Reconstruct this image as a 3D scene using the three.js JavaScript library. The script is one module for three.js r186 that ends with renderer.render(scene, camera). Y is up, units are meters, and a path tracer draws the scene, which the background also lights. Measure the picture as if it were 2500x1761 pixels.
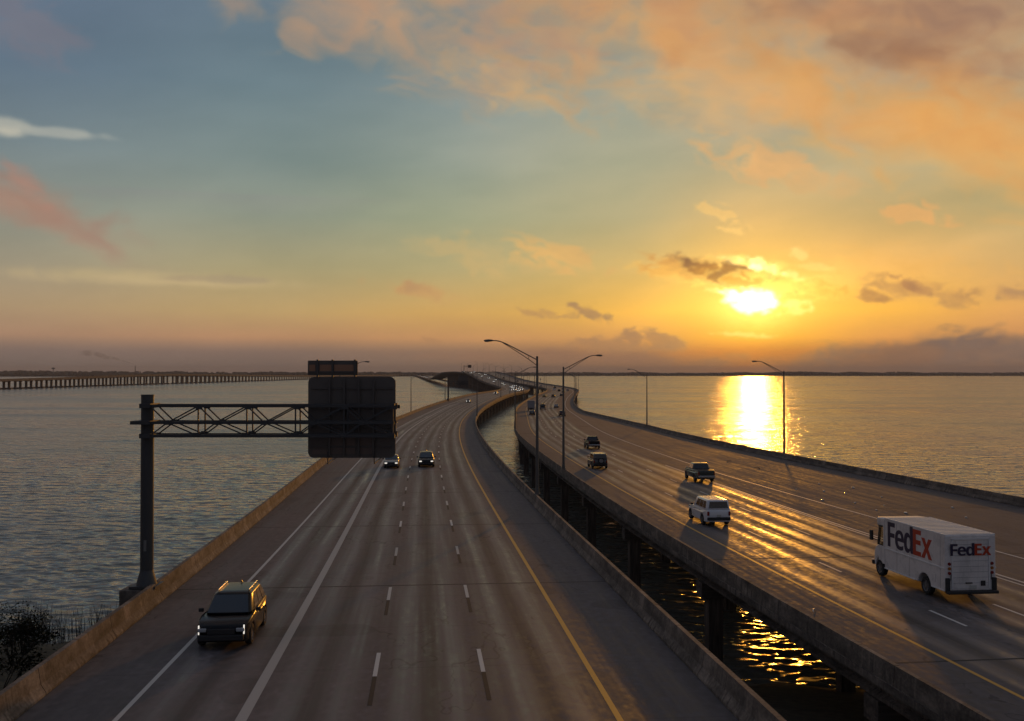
import * as THREE from 'three';
import { mergeGeometries, toCreasedNormals } from 'three/addons/utils/BufferGeometryUtils.js';
import { RoundedBoxGeometry } from 'three/addons/geometries/RoundedBoxGeometry.js';
import { FontLoader } from 'three/addons/loaders/FontLoader.js';
import { TextGeometry } from 'three/addons/geometries/TextGeometry.js';

// ---------------------------------------------------------------- camera, exposure, sun, sky
const scene = new THREE.Scene();
const WATER = -2.5, EYE = 17;
const camera = new THREE.PerspectiveCamera(40.49, 1024 / 721, 0.5, 30000);
camera.position.set(0, EYE, 0);
camera.lookAt(0, EYE + Math.tan(0.719 * Math.PI / 180) * 100, -100);
const renderer = new THREE.WebGLRenderer({ antialias: true });
renderer.setSize(1024, 721);
renderer.toneMapping = THREE.LinearToneMapping;
const EXPOSURE = 1.1;
renderer.toneMappingExposure = EXPOSURE;
renderer.shadowMap.enabled = true;
const SUN_AZ = 13.9, SUN_EL = 4.7, RAD = Math.PI / 180;
const sunDir = new THREE.Vector3(Math.sin(SUN_AZ * RAD) * Math.cos(SUN_EL * RAD), Math.sin(SUN_EL * RAD), -Math.cos(SUN_AZ * RAD) * Math.cos(SUN_EL * RAD));
const sun = new THREE.DirectionalLight(new THREE.Color().setRGB(1, 0.4, 0.045), 0.72);
sun.position.copy(sunDir).multiplyScalar(600).add(new THREE.Vector3(0, 0, -300));
sun.target.position.set(0, 0, -300);
sun.castShadow = true; sun.shadow.radius = 2.5;
sun.shadow.mapSize.set(4096, 4096);
Object.assign(sun.shadow.camera, { left: -700, right: 700, top: 200, bottom: -200, near: 1, far: 2400 });
scene.add(sun, sun.target);

// ---------------------------------------------------------------- numbers: seeded random, noise
let seed = 12345;
const rnd = () => { seed = (seed * 1664525 + 1013904223) >>> 0; return seed / 4294967296; };
const rr = (a, b) => a + (b - a) * rnd();
const lerp = (a, b, t) => a + (b - a) * t, clamp = (x, a, b) => Math.min(b, Math.max(a, x));
const sstep = (a, b, x) => { const t = clamp((x - a) / (b - a), 0, 1); return t * t * (3 - 2 * t); };
const interp = (x, xs, ys) => { let i = 1; while (i < xs.length - 1 && x > xs[i]) i++; const t = clamp((x - xs[i - 1]) / (xs[i] - xs[i - 1]), 0, 1); return lerp(ys[i - 1], ys[i], t); };
const HT = new Float32Array(65536); for (let i = 0; i < 65536; i++) HT[i] = rnd();
const hash = (x, y) => HT[((x * 374761393 + y * 668265263) ^ ((x * 374761393 + y * 668265263) >>> 13)) & 65535];
function vn(x, y) {
  const xi = Math.floor(x), yi = Math.floor(y), fx = x - xi, fy = y - yi, u = fx * fx * (3 - 2 * fx), v = fy * fy * (3 - 2 * fy);
  const a = hash(xi, yi), b = hash(xi + 1, yi), c = hash(xi, yi + 1), d = hash(xi + 1, yi + 1);
  return a + (b - a) * u + (c - a) * v + (a - b - c + d) * u * v;
}
function fbm(x, y, o = 5) { let s = 0, a = 0.5, n = 0; for (let i = 0; i < o; i++) { s += a * vn(x, y); n += a; a *= 0.5; const t = x * 1.6 - y * 1.2 + 17.3; y = x * 1.2 + y * 1.6 + 9.1; x = t; } return s / n; }
const lin = (c) => { c /= 255; return c <= 0.04045 ? c / 12.92 : ((c + 0.055) / 1.055) ** 2.4; };

// ---------------------------------------------------------------- the sky: air and clouds by azimuth and elevation (degrees)
const SKY_AZ = [-180, -110, -60, -27, -14, -4, 6.6, 14, 21, 28, 60, 110, 180];
const SKY_EL = [0, 1.2, 2, 3.5, 6, 9, 12, 16, 21, 40, 90];
const SKY = [
  [[112, 102, 106], [112, 102, 104], [114, 102, 98], [116, 106, 100], [122, 106, 97], [130, 107, 90], [148, 111, 82], [196, 120, 62], [150, 105, 75], [122, 98, 84], [118, 102, 94], [112, 102, 102], [112, 102, 106]],
  [[122, 110, 112], [124, 110, 108], [130, 110, 102], [132, 112, 102], [138, 113, 99], [148, 116, 93], [172, 122, 80], [222, 136, 58], [168, 114, 76], [132, 106, 86], [126, 108, 98], [122, 110, 110], [122, 110, 112]],
  [[138, 120, 118], [142, 122, 114], [156, 130, 112], [172, 135, 108], [190, 142, 104], [206, 150, 98], [216, 156, 88], [252, 178, 58], [228, 158, 82], [205, 145, 90], [160, 130, 110], [142, 122, 116], [138, 120, 118]],
  [[132, 122, 122], [138, 126, 120], [154, 138, 118], [170, 145, 112], [192, 160, 108], [215, 168, 97], [246, 186, 84], [255, 205, 88], [252, 186, 78], [228, 168, 94], [165, 142, 116], [138, 126, 120], [132, 122, 122]],
  [[122, 122, 126], [126, 126, 126], [138, 134, 124], [150, 142, 121], [168, 156, 118], [182, 166, 118], [216, 180, 110], [246, 192, 98], [235, 181, 102], [206, 168, 108], [160, 146, 122], [130, 128, 126], [122, 122, 126]],
  [[112, 120, 128], [114, 122, 128], [122, 130, 128], [130, 136, 127], [142, 148, 132], [156, 159, 130], [182, 170, 128], [222, 183, 118], [206, 174, 118], [186, 166, 118], [148, 144, 126], [118, 124, 128], [112, 120, 128]],
  [[104, 114, 128], [104, 116, 128], [108, 120, 130], [112, 126, 130], [125, 139, 135], [142, 151, 138], [165, 163, 135], [182, 168, 132], [182, 167, 131], [175, 160, 122], [140, 140, 128], [110, 120, 128], [104, 114, 128]],
  [[98, 110, 128], [98, 110, 128], [97, 112, 130], [98, 116, 132], [108, 127, 134], [124, 138, 138], [146, 151, 138], [160, 154, 136], [163, 152, 132], [165, 150, 124], [135, 134, 128], [106, 116, 128], [98, 110, 128]],
  [[94, 106, 126], [94, 106, 126], [92, 106, 128], [94, 110, 130], [100, 118, 132], [112, 128, 136], [130, 138, 138], [145, 143, 133], [150, 141, 129], [150, 138, 124], [130, 130, 128], [102, 112, 126], [94, 106, 126]],
  [[90, 102, 124], [90, 102, 124], [90, 103, 125], [92, 106, 126], [96, 110, 128], [102, 114, 128], [110, 120, 128], [118, 122, 126], [120, 122, 125], [120, 122, 124], [112, 118, 125], [96, 106, 124], [90, 102, 124]],
  Array(13).fill([92, 104, 124])];
// clouds: azimuth, elevation, half-width, half-height, tilt, thick colour, lit colour, cover, raggedness, softness, grain
const CLOUDS = [
[22.37,18.6,18.5,6.8,12,[146,110,90],[206,150,96],0.95,0.8,0.75,0.42],
[8.6,19.9,16.5,5.6,10,[182,134,98],[222,166,104],0.95,0.95,0.7,0.55],
[-6.6,20.2,10.0,4.2,14,[164,132,112],[200,154,114],0.95,0.95,0.65,0.6],
[21.6,13.9,12.2,3.6,26,[196,140,88],[238,174,94],0.98,0.85,0.65,0.6],
[27.5,11.6,6.4,3.8,30,[200,144,90],[234,172,96],0.9,0.9,0.65,0.65],
[21.5,17.2,7.0,2.0,24,[142,106,84],[170,124,88],0.85,1.0,0.75,0.7],
[26.2,18.4,6.6,2.8,14,[132,106,94],[158,120,96],0.85,1.0,0.75,0.7],
[12.9,15.9,8.3,2.5,16,[204,160,112],[232,176,112],0.75,1.1,0.8,0.6],
[0.84,16.5,4.6,2.0,20,[170,142,112],[208,166,116],0.9,1.0,0.6,1.3],
[2.92,18.77,4.43,1.83,10,[160,135,115],[190,150,112],0.6,1.4,0.6,1.2],
[14.38,12.0,3.5,1.4,20,[204,162,112],[234,178,114],0.85,1.0,0.65,1.4],
[17.28,10.75,2.68,0.99,15,[205,165,112],[225,172,112],0.5,1.3,0.6,1.4],
[22.92,8.39,1.85,0.78,22,[215,165,105],[232,172,105],0.8,1.3,0.45,1.6],
[10.64,14.96,4.58,1.57,15,[190,165,125],[215,172,120],0.45,1.4,0.7,1.2],
[12.28,8.82,1.26,0.58,25,[235,190,115],[250,200,118],0.7,1.6,0.4,2.6],
[2.27,6.9,3.2,1.0,16,[212,168,106],[236,182,106],0.75,1.0,0.65,1.5],
[-2.3,6.91,3.13,1.05,10,[205,172,115],[215,175,110],0.4,1.4,0.7,1.4],
[10.64,6.04,3.57,0.78,0,[240,185,95],[252,196,92],0.5,1.4,0.6,1.4],
[-26.0,8.7,6.0,1.75,24,[150,118,104],[172,134,114],0.95,0.6,0.6,0.8],
[-26.5,9.9,1.3,0.9,30,[165,122,108],[176,132,114],0.6,1.0,0.7,1.2],
[-27.44,12.55,1.9,0.62,6,[160,162,154],[190,184,166],0.9,0.7,0.6,1.1],
[-24.6,12.62,3.2,0.3,1,[146,152,148],[178,176,164],0.85,0.6,0.7,1.0],
[-19.5,5.15,8.6,0.46,1,[186,166,124],[206,178,132],0.8,0.7,0.6,0.9],
[-17.0,5.25,3.4,0.26,1,[158,142,114],[168,148,116],0.7,0.7,0.6,1.1],
[-26.4,18.23,2.88,1.83,20,[118,112,122],[128,118,125],0.5,1.2,0.8,1.0],
[-5.3,4.75,2.7,0.55,12,[180,138,98],[206,160,100],0.8,1.0,0.6,1.8],
[2.01,3.5,1.96,0.29,4,[178,138,92],[190,145,92],0.75,1.3,0.5,2.0],
[4.62,3.54,1.25,0.34,27,[160,126,92],[184,140,92],0.85,1.3,0.5,2.4],
[8.36,1.91,1.8,0.58,8,[165,125,92],[190,138,88],0.9,1.2,0.4,1.9],
[5.52,1.59,3.11,0.52,2,[170,128,92],[182,134,90],0.8,1.2,0.5,1.7],
[-4.85,1.9,0.83,0.18,3,[178,132,92],[180,134,92],0.8,1.2,0.5,2.0],
[20.1,4.3,0.95,0.48,12,[158,116,82],[190,136,80],0.85,1.1,0.5,2.8],
[22.7,4.45,2.6,0.75,10,[182,136,88],[222,166,92],0.85,1.2,0.6,2.4],
[22.14,4.73,1.03,0.42,30,[165,120,85],[185,132,85],0.9,1.2,0.4,2.6],
[27.11,4.2,1.32,0.52,18,[168,132,98],[196,146,94],0.8,1.2,0.6,2.0],
[22.37,5.69,4.88,1.18,8,[228,172,92],[240,180,95],0.6,1.3,0.6,1.5],
[25.64,1.0,10.2,1.4,-4,[116,99,92],[150,116,92],0.97,0.75,0.45,1.5],
[20.78,0.68,6.14,0.89,-8,[140,104,80],[150,108,80],0.85,0.7,0.5,1.4],
[4.75,0.81,10.92,0.63,2,[150,112,88],[160,118,88],0.75,0.7,0.5,1.3],
[9.9,6.05,3.0,0.72,6,[196,142,82],[232,174,88],0.9,0.8,0.45,2.0],
[12.1,5.75,2.9,0.72,16,[112,86,72],[172,118,66],1,0.75,0.4,2.4],
[14.2,5.25,2.6,0.5,10,[168,114,58],[214,150,62],0.9,0.9,0.45,2.6],
[17.76,4.62,1.46,0.47,12,[225,158,70],[238,168,70],0.7,1.2,0.5,2.6],
[15.6,4.92,1.98,0.52,15,[228,165,70],[248,190,80],0.6,1.3,0.5,2.6],
];
function skyAt(az, el, out) {
  // clear air
  let j = 0; while (j < SKY_EL.length - 2 && el > SKY_EL[j + 1]) j++;
  let i = 0; while (i < SKY_AZ.length - 2 && az > SKY_AZ[i + 1]) i++;
  let ty = clamp((el - SKY_EL[j]) / (SKY_EL[j + 1] - SKY_EL[j]), 0, 1), tx = clamp((az - SKY_AZ[i]) / (SKY_AZ[i + 1] - SKY_AZ[i]), 0, 1);
  tx = tx * tx * (3 - 2 * tx) * 0.5 + tx * 0.5;
  const A = SKY[j][i], B = SKY[j][i + 1], C = SKY[j + 1][i], D = SKY[j + 1][i + 1];
  const c = [0, 0, 0]; for (let k = 0; k < 3; k++) c[k] = lerp(lerp(A[k], B[k], tx), lerp(C[k], D[k], tx), ty);
  // thin uneven veil everywhere
  const wx = az * 0.09, wy = el * 0.3, veil = fbm(wx + 3, wy + 7 - az * 0.03, 5) - 0.5;
  const near = Math.exp(-((az - 14) ** 2 + (el - 5) ** 2) / 900);
  for (let k = 0; k < 3; k++) c[k] *= 1 + veil * 0.16;
  c[0] += veil * 22 * near; c[1] += veil * 6 * near;
  // rest of the sky: scattered cloud patches of the same kind as in view
  if (el > 3 && (az < -33 || az > 33 || el > 22)) {
    const f = fbm(az * 0.05 + 40, el * 0.14 + 11 - az * 0.02, 5), m = sstep(0.52, 0.72, f) * Math.min(1, Math.max(Math.max(-33 - az, az - 33), el - 22) / 10);
    const warm = 0.5 + 0.5 * Math.cos((az - 14) * RAD);
    const P = [lerp(128, 190, warm), lerp(116, 142, warm), lerp(120, 112, warm)];
    for (let k = 0; k < 3; k++) c[k] = lerp(c[k], P[k], m * 0.75);
  }
  let rimLight = 0;
  for (const b of CLOUDS) {
    const dx = az - b[0], dy = el - b[1], R = b[2] * 1.7;
    if (dx > R || dx < -R || dy > b[3] * 1.7 + R * 0.5 || dy < -b[3] * 1.7 - R * 0.5) continue;
    const sl = Math.tan(b[4] * RAD), qy = (dy + dx * sl * 0.8) / b[3], qx = dx / b[2], r = Math.hypot(qx, qy);
    if (r > 1.65) continue;
    const F = b[10] * 0.55, ox = b[0] * 3.1, oy = b[1] * 5.3;
    const wxx = fbm(az * F * 0.8 + ox, el * F * 1.4 + oy, 3) - 0.5, wyy = fbm(az * F * 0.8 + ox + 50, el * F * 1.4 + oy + 31, 3) - 0.5;
    const n = fbm(az * F + wxx * 2.2 + ox + 9, (el + dx * sl * 0.6) * F * 2.1 + wyy * 2.2 + oy + 4, 6);
    const d = sstep(-0.25 * b[9], b[9] * (b[2] > 4 ? 1.9 : 1.15), 1 - r + (n - 0.5) * 1.9 * b[8]) * b[7] * sstep(1.65, 1.1, r);
    if (d < 0.003) continue;
    const n2 = clamp(0.5 + (n - 0.52) * 1.4 + wyy * 0.9 + qy * (b[2] > 4 ? 0.55 : 0.3), 0, 1), t = clamp(0.15 + (1 - n2) * 0.9, 0, 1);
    for (let k = 0; k < 3; k++) c[k] = lerp(c[k], lerp(b[5][k], b[6][k], t), d);
    // thin cloud edges near the sun let its light through
    rimLight = Math.max(rimLight * (1 - d), d * (1 - d) * 4 * Math.exp(-((az - 14) ** 2 / 14 + (el - 4.6) ** 2 / 5)));
  }
  // the air away from the sun is dimmer, as at every low sun
  const away = Math.acos(clamp(Math.cos(el * RAD) * Math.cos((az - 13.9) * RAD), -1, 1)) / RAD, dim = lerp(1.1, 0.72, sstep(35, 120, away));
  let r0 = lin(c[0]) * dim, g0 = lin(c[1]) * dim, b0 = lin(c[2]) * dim;
  // light round the veiled sun: the blaze through the gap in the cloud, its rims, its wide glow
  const sx = az - 13.9, sy = el - 4.05;
  if (Math.abs(sx) < 16 && Math.abs(sy) < 12) {
    const w1 = fbm(az * 1.9 + 70, el * 3.2 + 3, 4) - 0.5, w2 = fbm(az * 3.4 + 20, el * 5 + 8, 4) - 0.5;
    const wide = Math.exp(-(sx * sx / 30 + sy * sy / 9));
    r0 += 0.42 * wide; g0 += 0.2 * wide; b0 += 0.006 * wide;
    const mid = Math.exp(-(sx * sx / 4.2 + (sy + 0.35) ** 2 / 1.7)) * (1 + w1 * 0.5);
    r0 += 0.55 * mid; g0 += 0.42 * mid; b0 += 0.12 * mid;
    const cov = 1 - 0.95 * sstep(0.55, 1.1, el - 4.05 + w1 * 0.5 + 0.12 * sx);
    const gap = sstep(1.25, 0.55, Math.hypot((sx + 0.1 + sy * 0.18) / (1.38 + sy * 0.55), sy / 0.74) + w1 * 0.9 + w2 * 0.35) * cov;
    r0 += 3.4 * gap; g0 += 2.7 * gap; b0 += 1.3 * gap;
    const puff = (px, py, rx, ry, amp, s) => { const q = Math.hypot((az - px) / rx, (el - py + (az - px) * s) / ry) + w2 * 1.5 + w1 * 0.6; return amp * sstep(1.1, 0.35, q); };
    const rim = puff(14.5, 6.05, 1.25, 0.42, 0.9, 0.28) + puff(14.2, 5.95, 0.5, 0.25, 1.5, 0.1) + puff(16.1, 5.45, 0.9, 0.3, 0.5, 0.3) + puff(13.1, 6.4, 1.2, 0.25, 0.35, 0.16) + puff(16.4, 6.6, 0.5, 0.4, 0.28, 0.2) + puff(17.2, 5.9, 1.2, 0.24, 0.18, 0.1)
      + puff(16.1, 3.9, 0.9, 0.3, 0.55, 0) + puff(16.3, 3.45, 1.1, 0.2, 0.45, -0.1) + puff(13.6, 2.15, 1.9, 0.17, 0.42, 0.06) + puff(11.9, 4.7, 0.9, 0.18, 0.35, 0.1);
    r0 += rim * 0.55; g0 += rim * 0.5; b0 += rim * 0.22;
  }
  r0 += rimLight * 0.55; g0 += rimLight * 0.42; b0 += rimLight * 0.1;
  out[0] = r0; out[1] = g0; out[2] = b0;
}
{
  const W = 4096, H = 2048, data = new Float32Array(W * H * 4), o = [0, 0, 0];
  for (let y = H / 2 - 8; y < H; y++) {
    const el = Math.max(0, ((y + 0.5) / H - 0.5) * 180);
    for (let x = 0; x < W; x++) {
      let az = ((x + 0.5) / W) * 360 - 180 + 90;   // u = 0.25 looks to -z
      if (az > 180) az -= 360;
      const coarse = (az < -45 || az > 45 || el > 40) ? 4 : 1;
      const at = (y * W + x) * 4;
      if (coarse > 1 && x % 4 !== 0) { data[at] = data[at - 4]; data[at + 1] = data[at - 3]; data[at + 2] = data[at - 2]; data[at + 3] = 1; continue; }
      skyAt(az, el, o);
      data[at] = o[0] / EXPOSURE; data[at + 1] = o[1] / EXPOSURE; data[at + 2] = o[2] / EXPOSURE; data[at + 3] = 1;
    }
  }
  const row = (H / 2) * W * 4;
  for (let y = 0; y < H / 2 - 8; y++) data.copyWithin(y * W * 4, row, row + W * 4);
  const t = new THREE.DataTexture(data, W, H, THREE.RGBAFormat, THREE.FloatType);
  t.mapping = THREE.EquirectangularReflectionMapping; t.magFilter = t.minFilter = THREE.LinearFilter; t.colorSpace = THREE.LinearSRGBColorSpace; t.needsUpdate = true;
  scene.background = t; scene.environment = t;
}
console.log('sky done');
// ---------------------------------------------------------------- the two carriageways: yellow-line courses surveyed every 20 m
const COURSE_L = [[9.99,8.58,49.21],[8.23,8.16,29.29],[6.47,7.73,9.36],[4.72,7.30,-10.56],[2.96,6.88,-30.48],[1.18,6.46,-50.40],[-0.65,6.10,-70.32],[-2.49,5.81,-90.23],[-4.29,5.59,-110.15],[-5.99,5.42,-130.08],[-7.56,5.27,-150.02],[-8.97,5.11,-169.97],[-10.20,4.90,-189.93],[-11.27,4.64,-209.90],[-12.22,4.34,-229.88],[-13.04,4.04,-249.86],[-13.71,3.77,-269.85],[-14.20,3.56,-289.85],[-14.52,3.43,-309.84],[-14.65,3.38,-329.84],[-14.56,3.40,-349.84],[-14.25,3.48,-369.84],[-13.70,3.58,-389.83],[-12.95,3.71,-409.82],[-12.07,3.83,-429.80],[-11.12,3.95,-449.78],[-10.13,4.04,-469.75],[-9.10,4.11,-489.72],[-8.03,4.16,-509.70],[-6.91,4.17,-529.66],[-5.71,4.17,-549.63],[-4.40,4.14,-569.59],[-2.94,4.09,-589.53],[-1.30,4.04,-609.46],[0.53,3.97,-629.38],[2.48,3.91,-649.28],[4.42,3.86,-669.19],[6.23,3.83,-689.11],[7.78,3.83,-709.05],[8.98,3.85,-729.01],[9.74,3.92,-749.00],[10.00,4.04,-768.99],[9.71,4.21,-788.99],[8.82,4.43,-808.97],[7.29,4.71,-828.91],[5.21,5.06,-848.80],[2.73,5.48,-868.65],[-0.03,5.96,-888.46],[-2.92,6.52,-908.25],[-5.83,7.14,-928.03],[-8.70,7.82,-947.83],[-11.50,8.56,-967.63],[-14.19,9.33,-987.45],[-16.75,10.12,-1007.28],[-19.16,10.94,-1027.14],[-21.45,11.75,-1047.01],[-23.68,12.55,-1066.88],[-25.89,13.32,-1086.76],[-28.16,14.05,-1106.63],[-30.53,14.72,-1126.49],[-33.03,15.34,-1146.33],[-35.67,15.89,-1166.16],[-38.50,16.38,-1185.96],[-41.51,16.79,-1205.73],[-44.74,17.14,-1225.46],[-48.19,17.41,-1245.16],[-51.86,17.62,-1264.83],[-55.75,17.76,-1284.44],[-62.98,17.85,-1323.79],[-69.74,17.76,-1363.21],[-76.11,17.48,-1402.70],[-82.16,17.20,-1442.24],[-87.93,16.36,-1481.82],[-93.47,15.52,-1521.43],[-98.81,14.52,-1561.08],[-104.00,13.36,-1600.74],[-109.04,12.20,-1640.42],[-113.97,11.00,-1680.12],[-118.80,9.80,-1719.82],[-123.55,8.64,-1759.54],[-128.23,7.52,-1799.27],[-132.85,6.40,-1839.00],[-137.42,5.68,-1878.73],[-141.96,4.96,-1918.48],[-146.46,4.53,-1958.22],[-150.93,4.38,-1997.97],[-155.37,4.22,-2037.72],[-159.80,4.07,-2077.48],[-164.21,4.00,-2117.24],[-185.90,4.00,-2316.06],[-207.51,4.00,-2514.88],[-229.12,4.00,-2713.71],[-250.72,4.00,-2912.54],[-272.32,4.00,-3111.37],[-293.92,4.00,-3310.20],[-315.52,4.00,-3509.03],[-337.12,4.00,-3707.86],[-358.72,4.00,-3906.69],[-380.32,4.00,-4105.52],[-401.92,4.00,-4304.36],[-423.52,4.00,-4503.19],[-445.12,4.00,-4702.02],[-466.72,4.00,-4900.85],[-488.32,4.00,-5099.68],[-509.92,4.00,-5298.51],[-531.52,4.00,-5497.34],[-553.12,4.00,-5696.17]];
const COURSE_R = [[26.29,6.97,47.09],[23.99,6.77,27.23],[21.68,6.57,7.36],[19.37,6.37,-12.51],[17.06,6.17,-32.37],[14.83,5.96,-52.25],[12.82,5.75,-72.15],[11.09,5.54,-92.07],[9.55,5.34,-112.01],[8.10,5.16,-131.96],[6.75,4.99,-151.91],[5.56,4.82,-171.88],[4.69,4.66,-191.86],[4.25,4.50,-211.85],[4.16,4.35,-231.85],[4.25,4.21,-251.85],[4.38,4.07,-271.85],[4.52,3.93,-291.85],[4.62,3.80,-311.85],[4.75,3.68,-331.85],[5.03,3.57,-351.85],[5.53,3.49,-371.84],[6.26,3.43,-391.83],[7.17,3.39,-411.81],[8.23,3.38,-431.78],[9.41,3.39,-451.75],[10.68,3.42,-471.71],[12.04,3.46,-491.66],[13.47,3.51,-511.61],[14.96,3.56,-531.55],[16.52,3.61,-551.49],[18.15,3.66,-571.43],[19.85,3.71,-591.35],[21.62,3.75,-611.27],[23.40,3.78,-631.20],[25.10,3.82,-651.12],[26.66,3.86,-671.06],[28.00,3.91,-691.02],[29.04,3.97,-710.99],[29.72,4.05,-730.98],[29.97,4.15,-750.98],[29.72,4.27,-770.97],[28.93,4.42,-790.96],[27.53,4.60,-810.91],[25.59,4.82,-830.81],[23.17,5.08,-850.67],[20.36,5.38,-870.47],[17.23,5.73,-890.22],[13.87,6.12,-909.94],[10.37,6.56,-929.63],[6.83,7.04,-949.31],[3.34,7.55,-969.00],[0.01,8.11,-988.72],[-3.09,8.70,-1008.48],[-5.97,9.32,-1028.28],[-8.65,9.96,-1048.09],[-11.19,10.63,-1067.93],[-13.62,11.30,-1087.78],[-15.99,11.99,-1107.64],[-18.32,12.69,-1127.51],[-20.66,13.39,-1147.37],[-23.04,14.09,-1167.23],[-25.49,14.79,-1187.08],[-28.05,15.49,-1206.91],[-30.73,16.19,-1226.73],[-33.53,16.88,-1246.54],[-36.45,17.57,-1266.32],[-42.04,17.66,-1305.93],[-47.43,17.67,-1345.56],[-52.65,17.60,-1385.22],[-57.72,17.00,-1424.90],[-62.68,16.40,-1464.59],[-67.53,15.56,-1504.30],[-72.30,14.48,-1544.01],[-76.99,13.40,-1583.73],[-81.63,12.16,-1623.46],[-86.21,10.92,-1663.20],[-90.76,9.72,-1702.94],[-95.26,8.56,-1742.69],[-99.74,7.40,-1782.44],[-104.19,6.44,-1822.19],[-108.62,5.48,-1861.94],[-113.04,4.90,-1901.70],[-117.44,4.70,-1941.45],[-121.82,4.50,-1981.21],[-126.20,4.30,-2020.97],[-130.56,4.10,-2060.73],[-134.92,4.00,-2100.50],[-156.56,4.00,-2299.32],[-178.17,4.00,-2498.15],[-199.77,4.00,-2696.98],[-221.37,4.00,-2895.81],[-242.97,4.00,-3094.64],[-264.57,4.00,-3293.47],[-286.17,4.00,-3492.30],[-307.77,4.00,-3691.13],[-329.37,4.00,-3889.96],[-350.97,4.00,-4088.79],[-372.57,4.00,-4287.62],[-394.17,4.00,-4486.45],[-415.77,4.00,-4685.28],[-437.37,4.00,-4884.11],[-458.97,4.00,-5082.94],[-480.57,4.00,-5281.77],[-502.17,4.00,-5480.60],[-523.77,4.00,-5679.43]];
class Course {
  constructor(points, s0) {
    this.p = points; this.s = [s0];
    for (let i = 1; i < points.length; i++) this.s.push(this.s[i - 1] + Math.hypot(points[i][0] - points[i - 1][0], points[i][2] - points[i - 1][2]));
    this.d = points.map((_, i) => { const a = Math.max(0, i - 1), b = Math.min(points.length - 1, i + 1), h = this.s[b] - this.s[a]; return [0, 1, 2].map((k) => (points[b][k] - points[a][k]) / h); });
    this.end = this.s[this.s.length - 1];
  }
  at(s) {
    let lo = 0, hi = this.s.length - 2;
    while (lo < hi) { const m = (lo + hi + 1) >> 1; if (this.s[m] <= s) lo = m; else hi = m - 1; }
    const h = this.s[lo + 1] - this.s[lo], t = (s - this.s[lo]) / h, t2 = t * t, t3 = t2 * t;
    const P = this.p[lo], Q = this.p[lo + 1], M = this.d[lo], N = this.d[lo + 1], r = [], v = [];
    for (let k = 0; k < 3; k++) {
      r[k] = (2 * t3 - 3 * t2 + 1) * P[k] + (t3 - 2 * t2 + t) * h * M[k] + (-2 * t3 + 3 * t2) * Q[k] + (t3 - t2) * h * N[k];
      v[k] = ((6 * t2 - 6 * t) * P[k] + (-6 * t2 + 6 * t) * Q[k]) / h + (3 * t2 - 4 * t + 1) * M[k] + (3 * t2 - 2 * t) * N[k];
    }
    const l = Math.hypot(v[0], v[2]);
    return { x: r[0], y: r[1], z: r[2], tx: v[0] / l, tz: v[2] / l, slope: v[1] / l };
  }
  point(s, off, h = 0) { const a = this.at(s); return new THREE.Vector3(a.x - a.tz * off, a.y + h, a.z + a.tx * off); }
  heading(s) { const a = this.at(s); return Math.atan2(-a.tx, -a.tz); }
}
const LEFT = new Course(COURSE_L, -60), RIGHT = new Course(COURSE_R, -40);
// offsets across each carriageway from its yellow line, in metres
const leftIn = (s) => -17.4 - 0.59 * clamp(s, 0, 150) / 100, leftEdgeLine = (s) => -14.7 + 0.46 * clamp(s, 0, 150) / 100, L_RIGHT_IN = 3.42;
const rightIn = (s) => interp(s, [-40, 60, 110, 160, 230, 330], [35, 32, 30.2, 28.4, 26.4, 18.8]), rightEdgeLine = (s) => interp(s, [-40, 40, 120, 220, 330], [19.6, 17.05, 14.5, 14.8, 15.2]), R_LEFT_IN = -3.2;

// ---------------------------------------------------------------- names, labels and small builders
const taken = {};
const numbered = (n) => { const k = (taken[n] = (taken[n] ?? -1) + 1); return k ? `${n}_${String(k).padStart(3, '0')}` : n; };
const shade = (o) => { o.castShadow = o.receiveShadow = true; return o; };
function part(name, geometry, material, parent) { const m = shade(new THREE.Mesh(geometry, material)); m.name = name; parent.add(m); return m; }
function tag(o, label, category, group) { o.userData = { label, category }; if (group) o.userData.group = group; return o; }
function thing(name, label, category, group) { const g = new THREE.Group(); g.name = numbered(name); scene.add(g); return tag(g, label, category, group); }
function structure(name, geometry, material) { const m = geometry ? shade(new THREE.Mesh(geometry, material)) : new THREE.Group(); m.name = numbered(name); m.userData = { kind: 'structure' }; scene.add(m); return m; }
function copyOf(root, label, group) { const c = root.clone(); c.name = numbered(root.name.replace(/_\d{3}$/, '')); c.userData = { ...root.userData, label }; if (group) c.userData.group = group; scene.add(c); return c; }
const plain = (g) => { for (const k of Object.keys(g.attributes)) if (!['position', 'normal', 'uv'].includes(k)) g.deleteAttribute(k); return g.index ? g.toNonIndexed() : g; };
const merge = (list) => mergeGeometries(list.map(plain));
const box = (w, h, d, x = 0, y = 0, z = 0) => new THREE.BoxGeometry(w, h, d).translate(x, y, z);
const rbox = (w, h, d, r, x = 0, y = 0, z = 0, seg = 2) => new RoundedBoxGeometry(w, h, d, seg, r).translate(x, y, z);
function bar(a, b, r, sides = 8, r2 = r) {
  const v = new THREE.Vector3().subVectors(b, a), g = new THREE.CylinderGeometry(r2, r, v.length(), sides);
  g.applyQuaternion(new THREE.Quaternion().setFromUnitVectors(new THREE.Vector3(0, 1, 0), v.clone().normalize()));
  return g.translate((a.x + b.x) / 2, (a.y + b.y) / 2, (a.z + b.z) / 2);
}
const V = (x, y, z) => new THREE.Vector3(x, y, z);
function beam(a, b, w, h) {   // square bar between two points
  const v = new THREE.Vector3().subVectors(b, a), g = new THREE.BoxGeometry(w, h, v.length());
  g.lookAt(v.clone().normalize());
  return g.translate((a.x + b.x) / 2, (a.y + b.y) / 2, (a.z + b.z) / 2);
}
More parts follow.
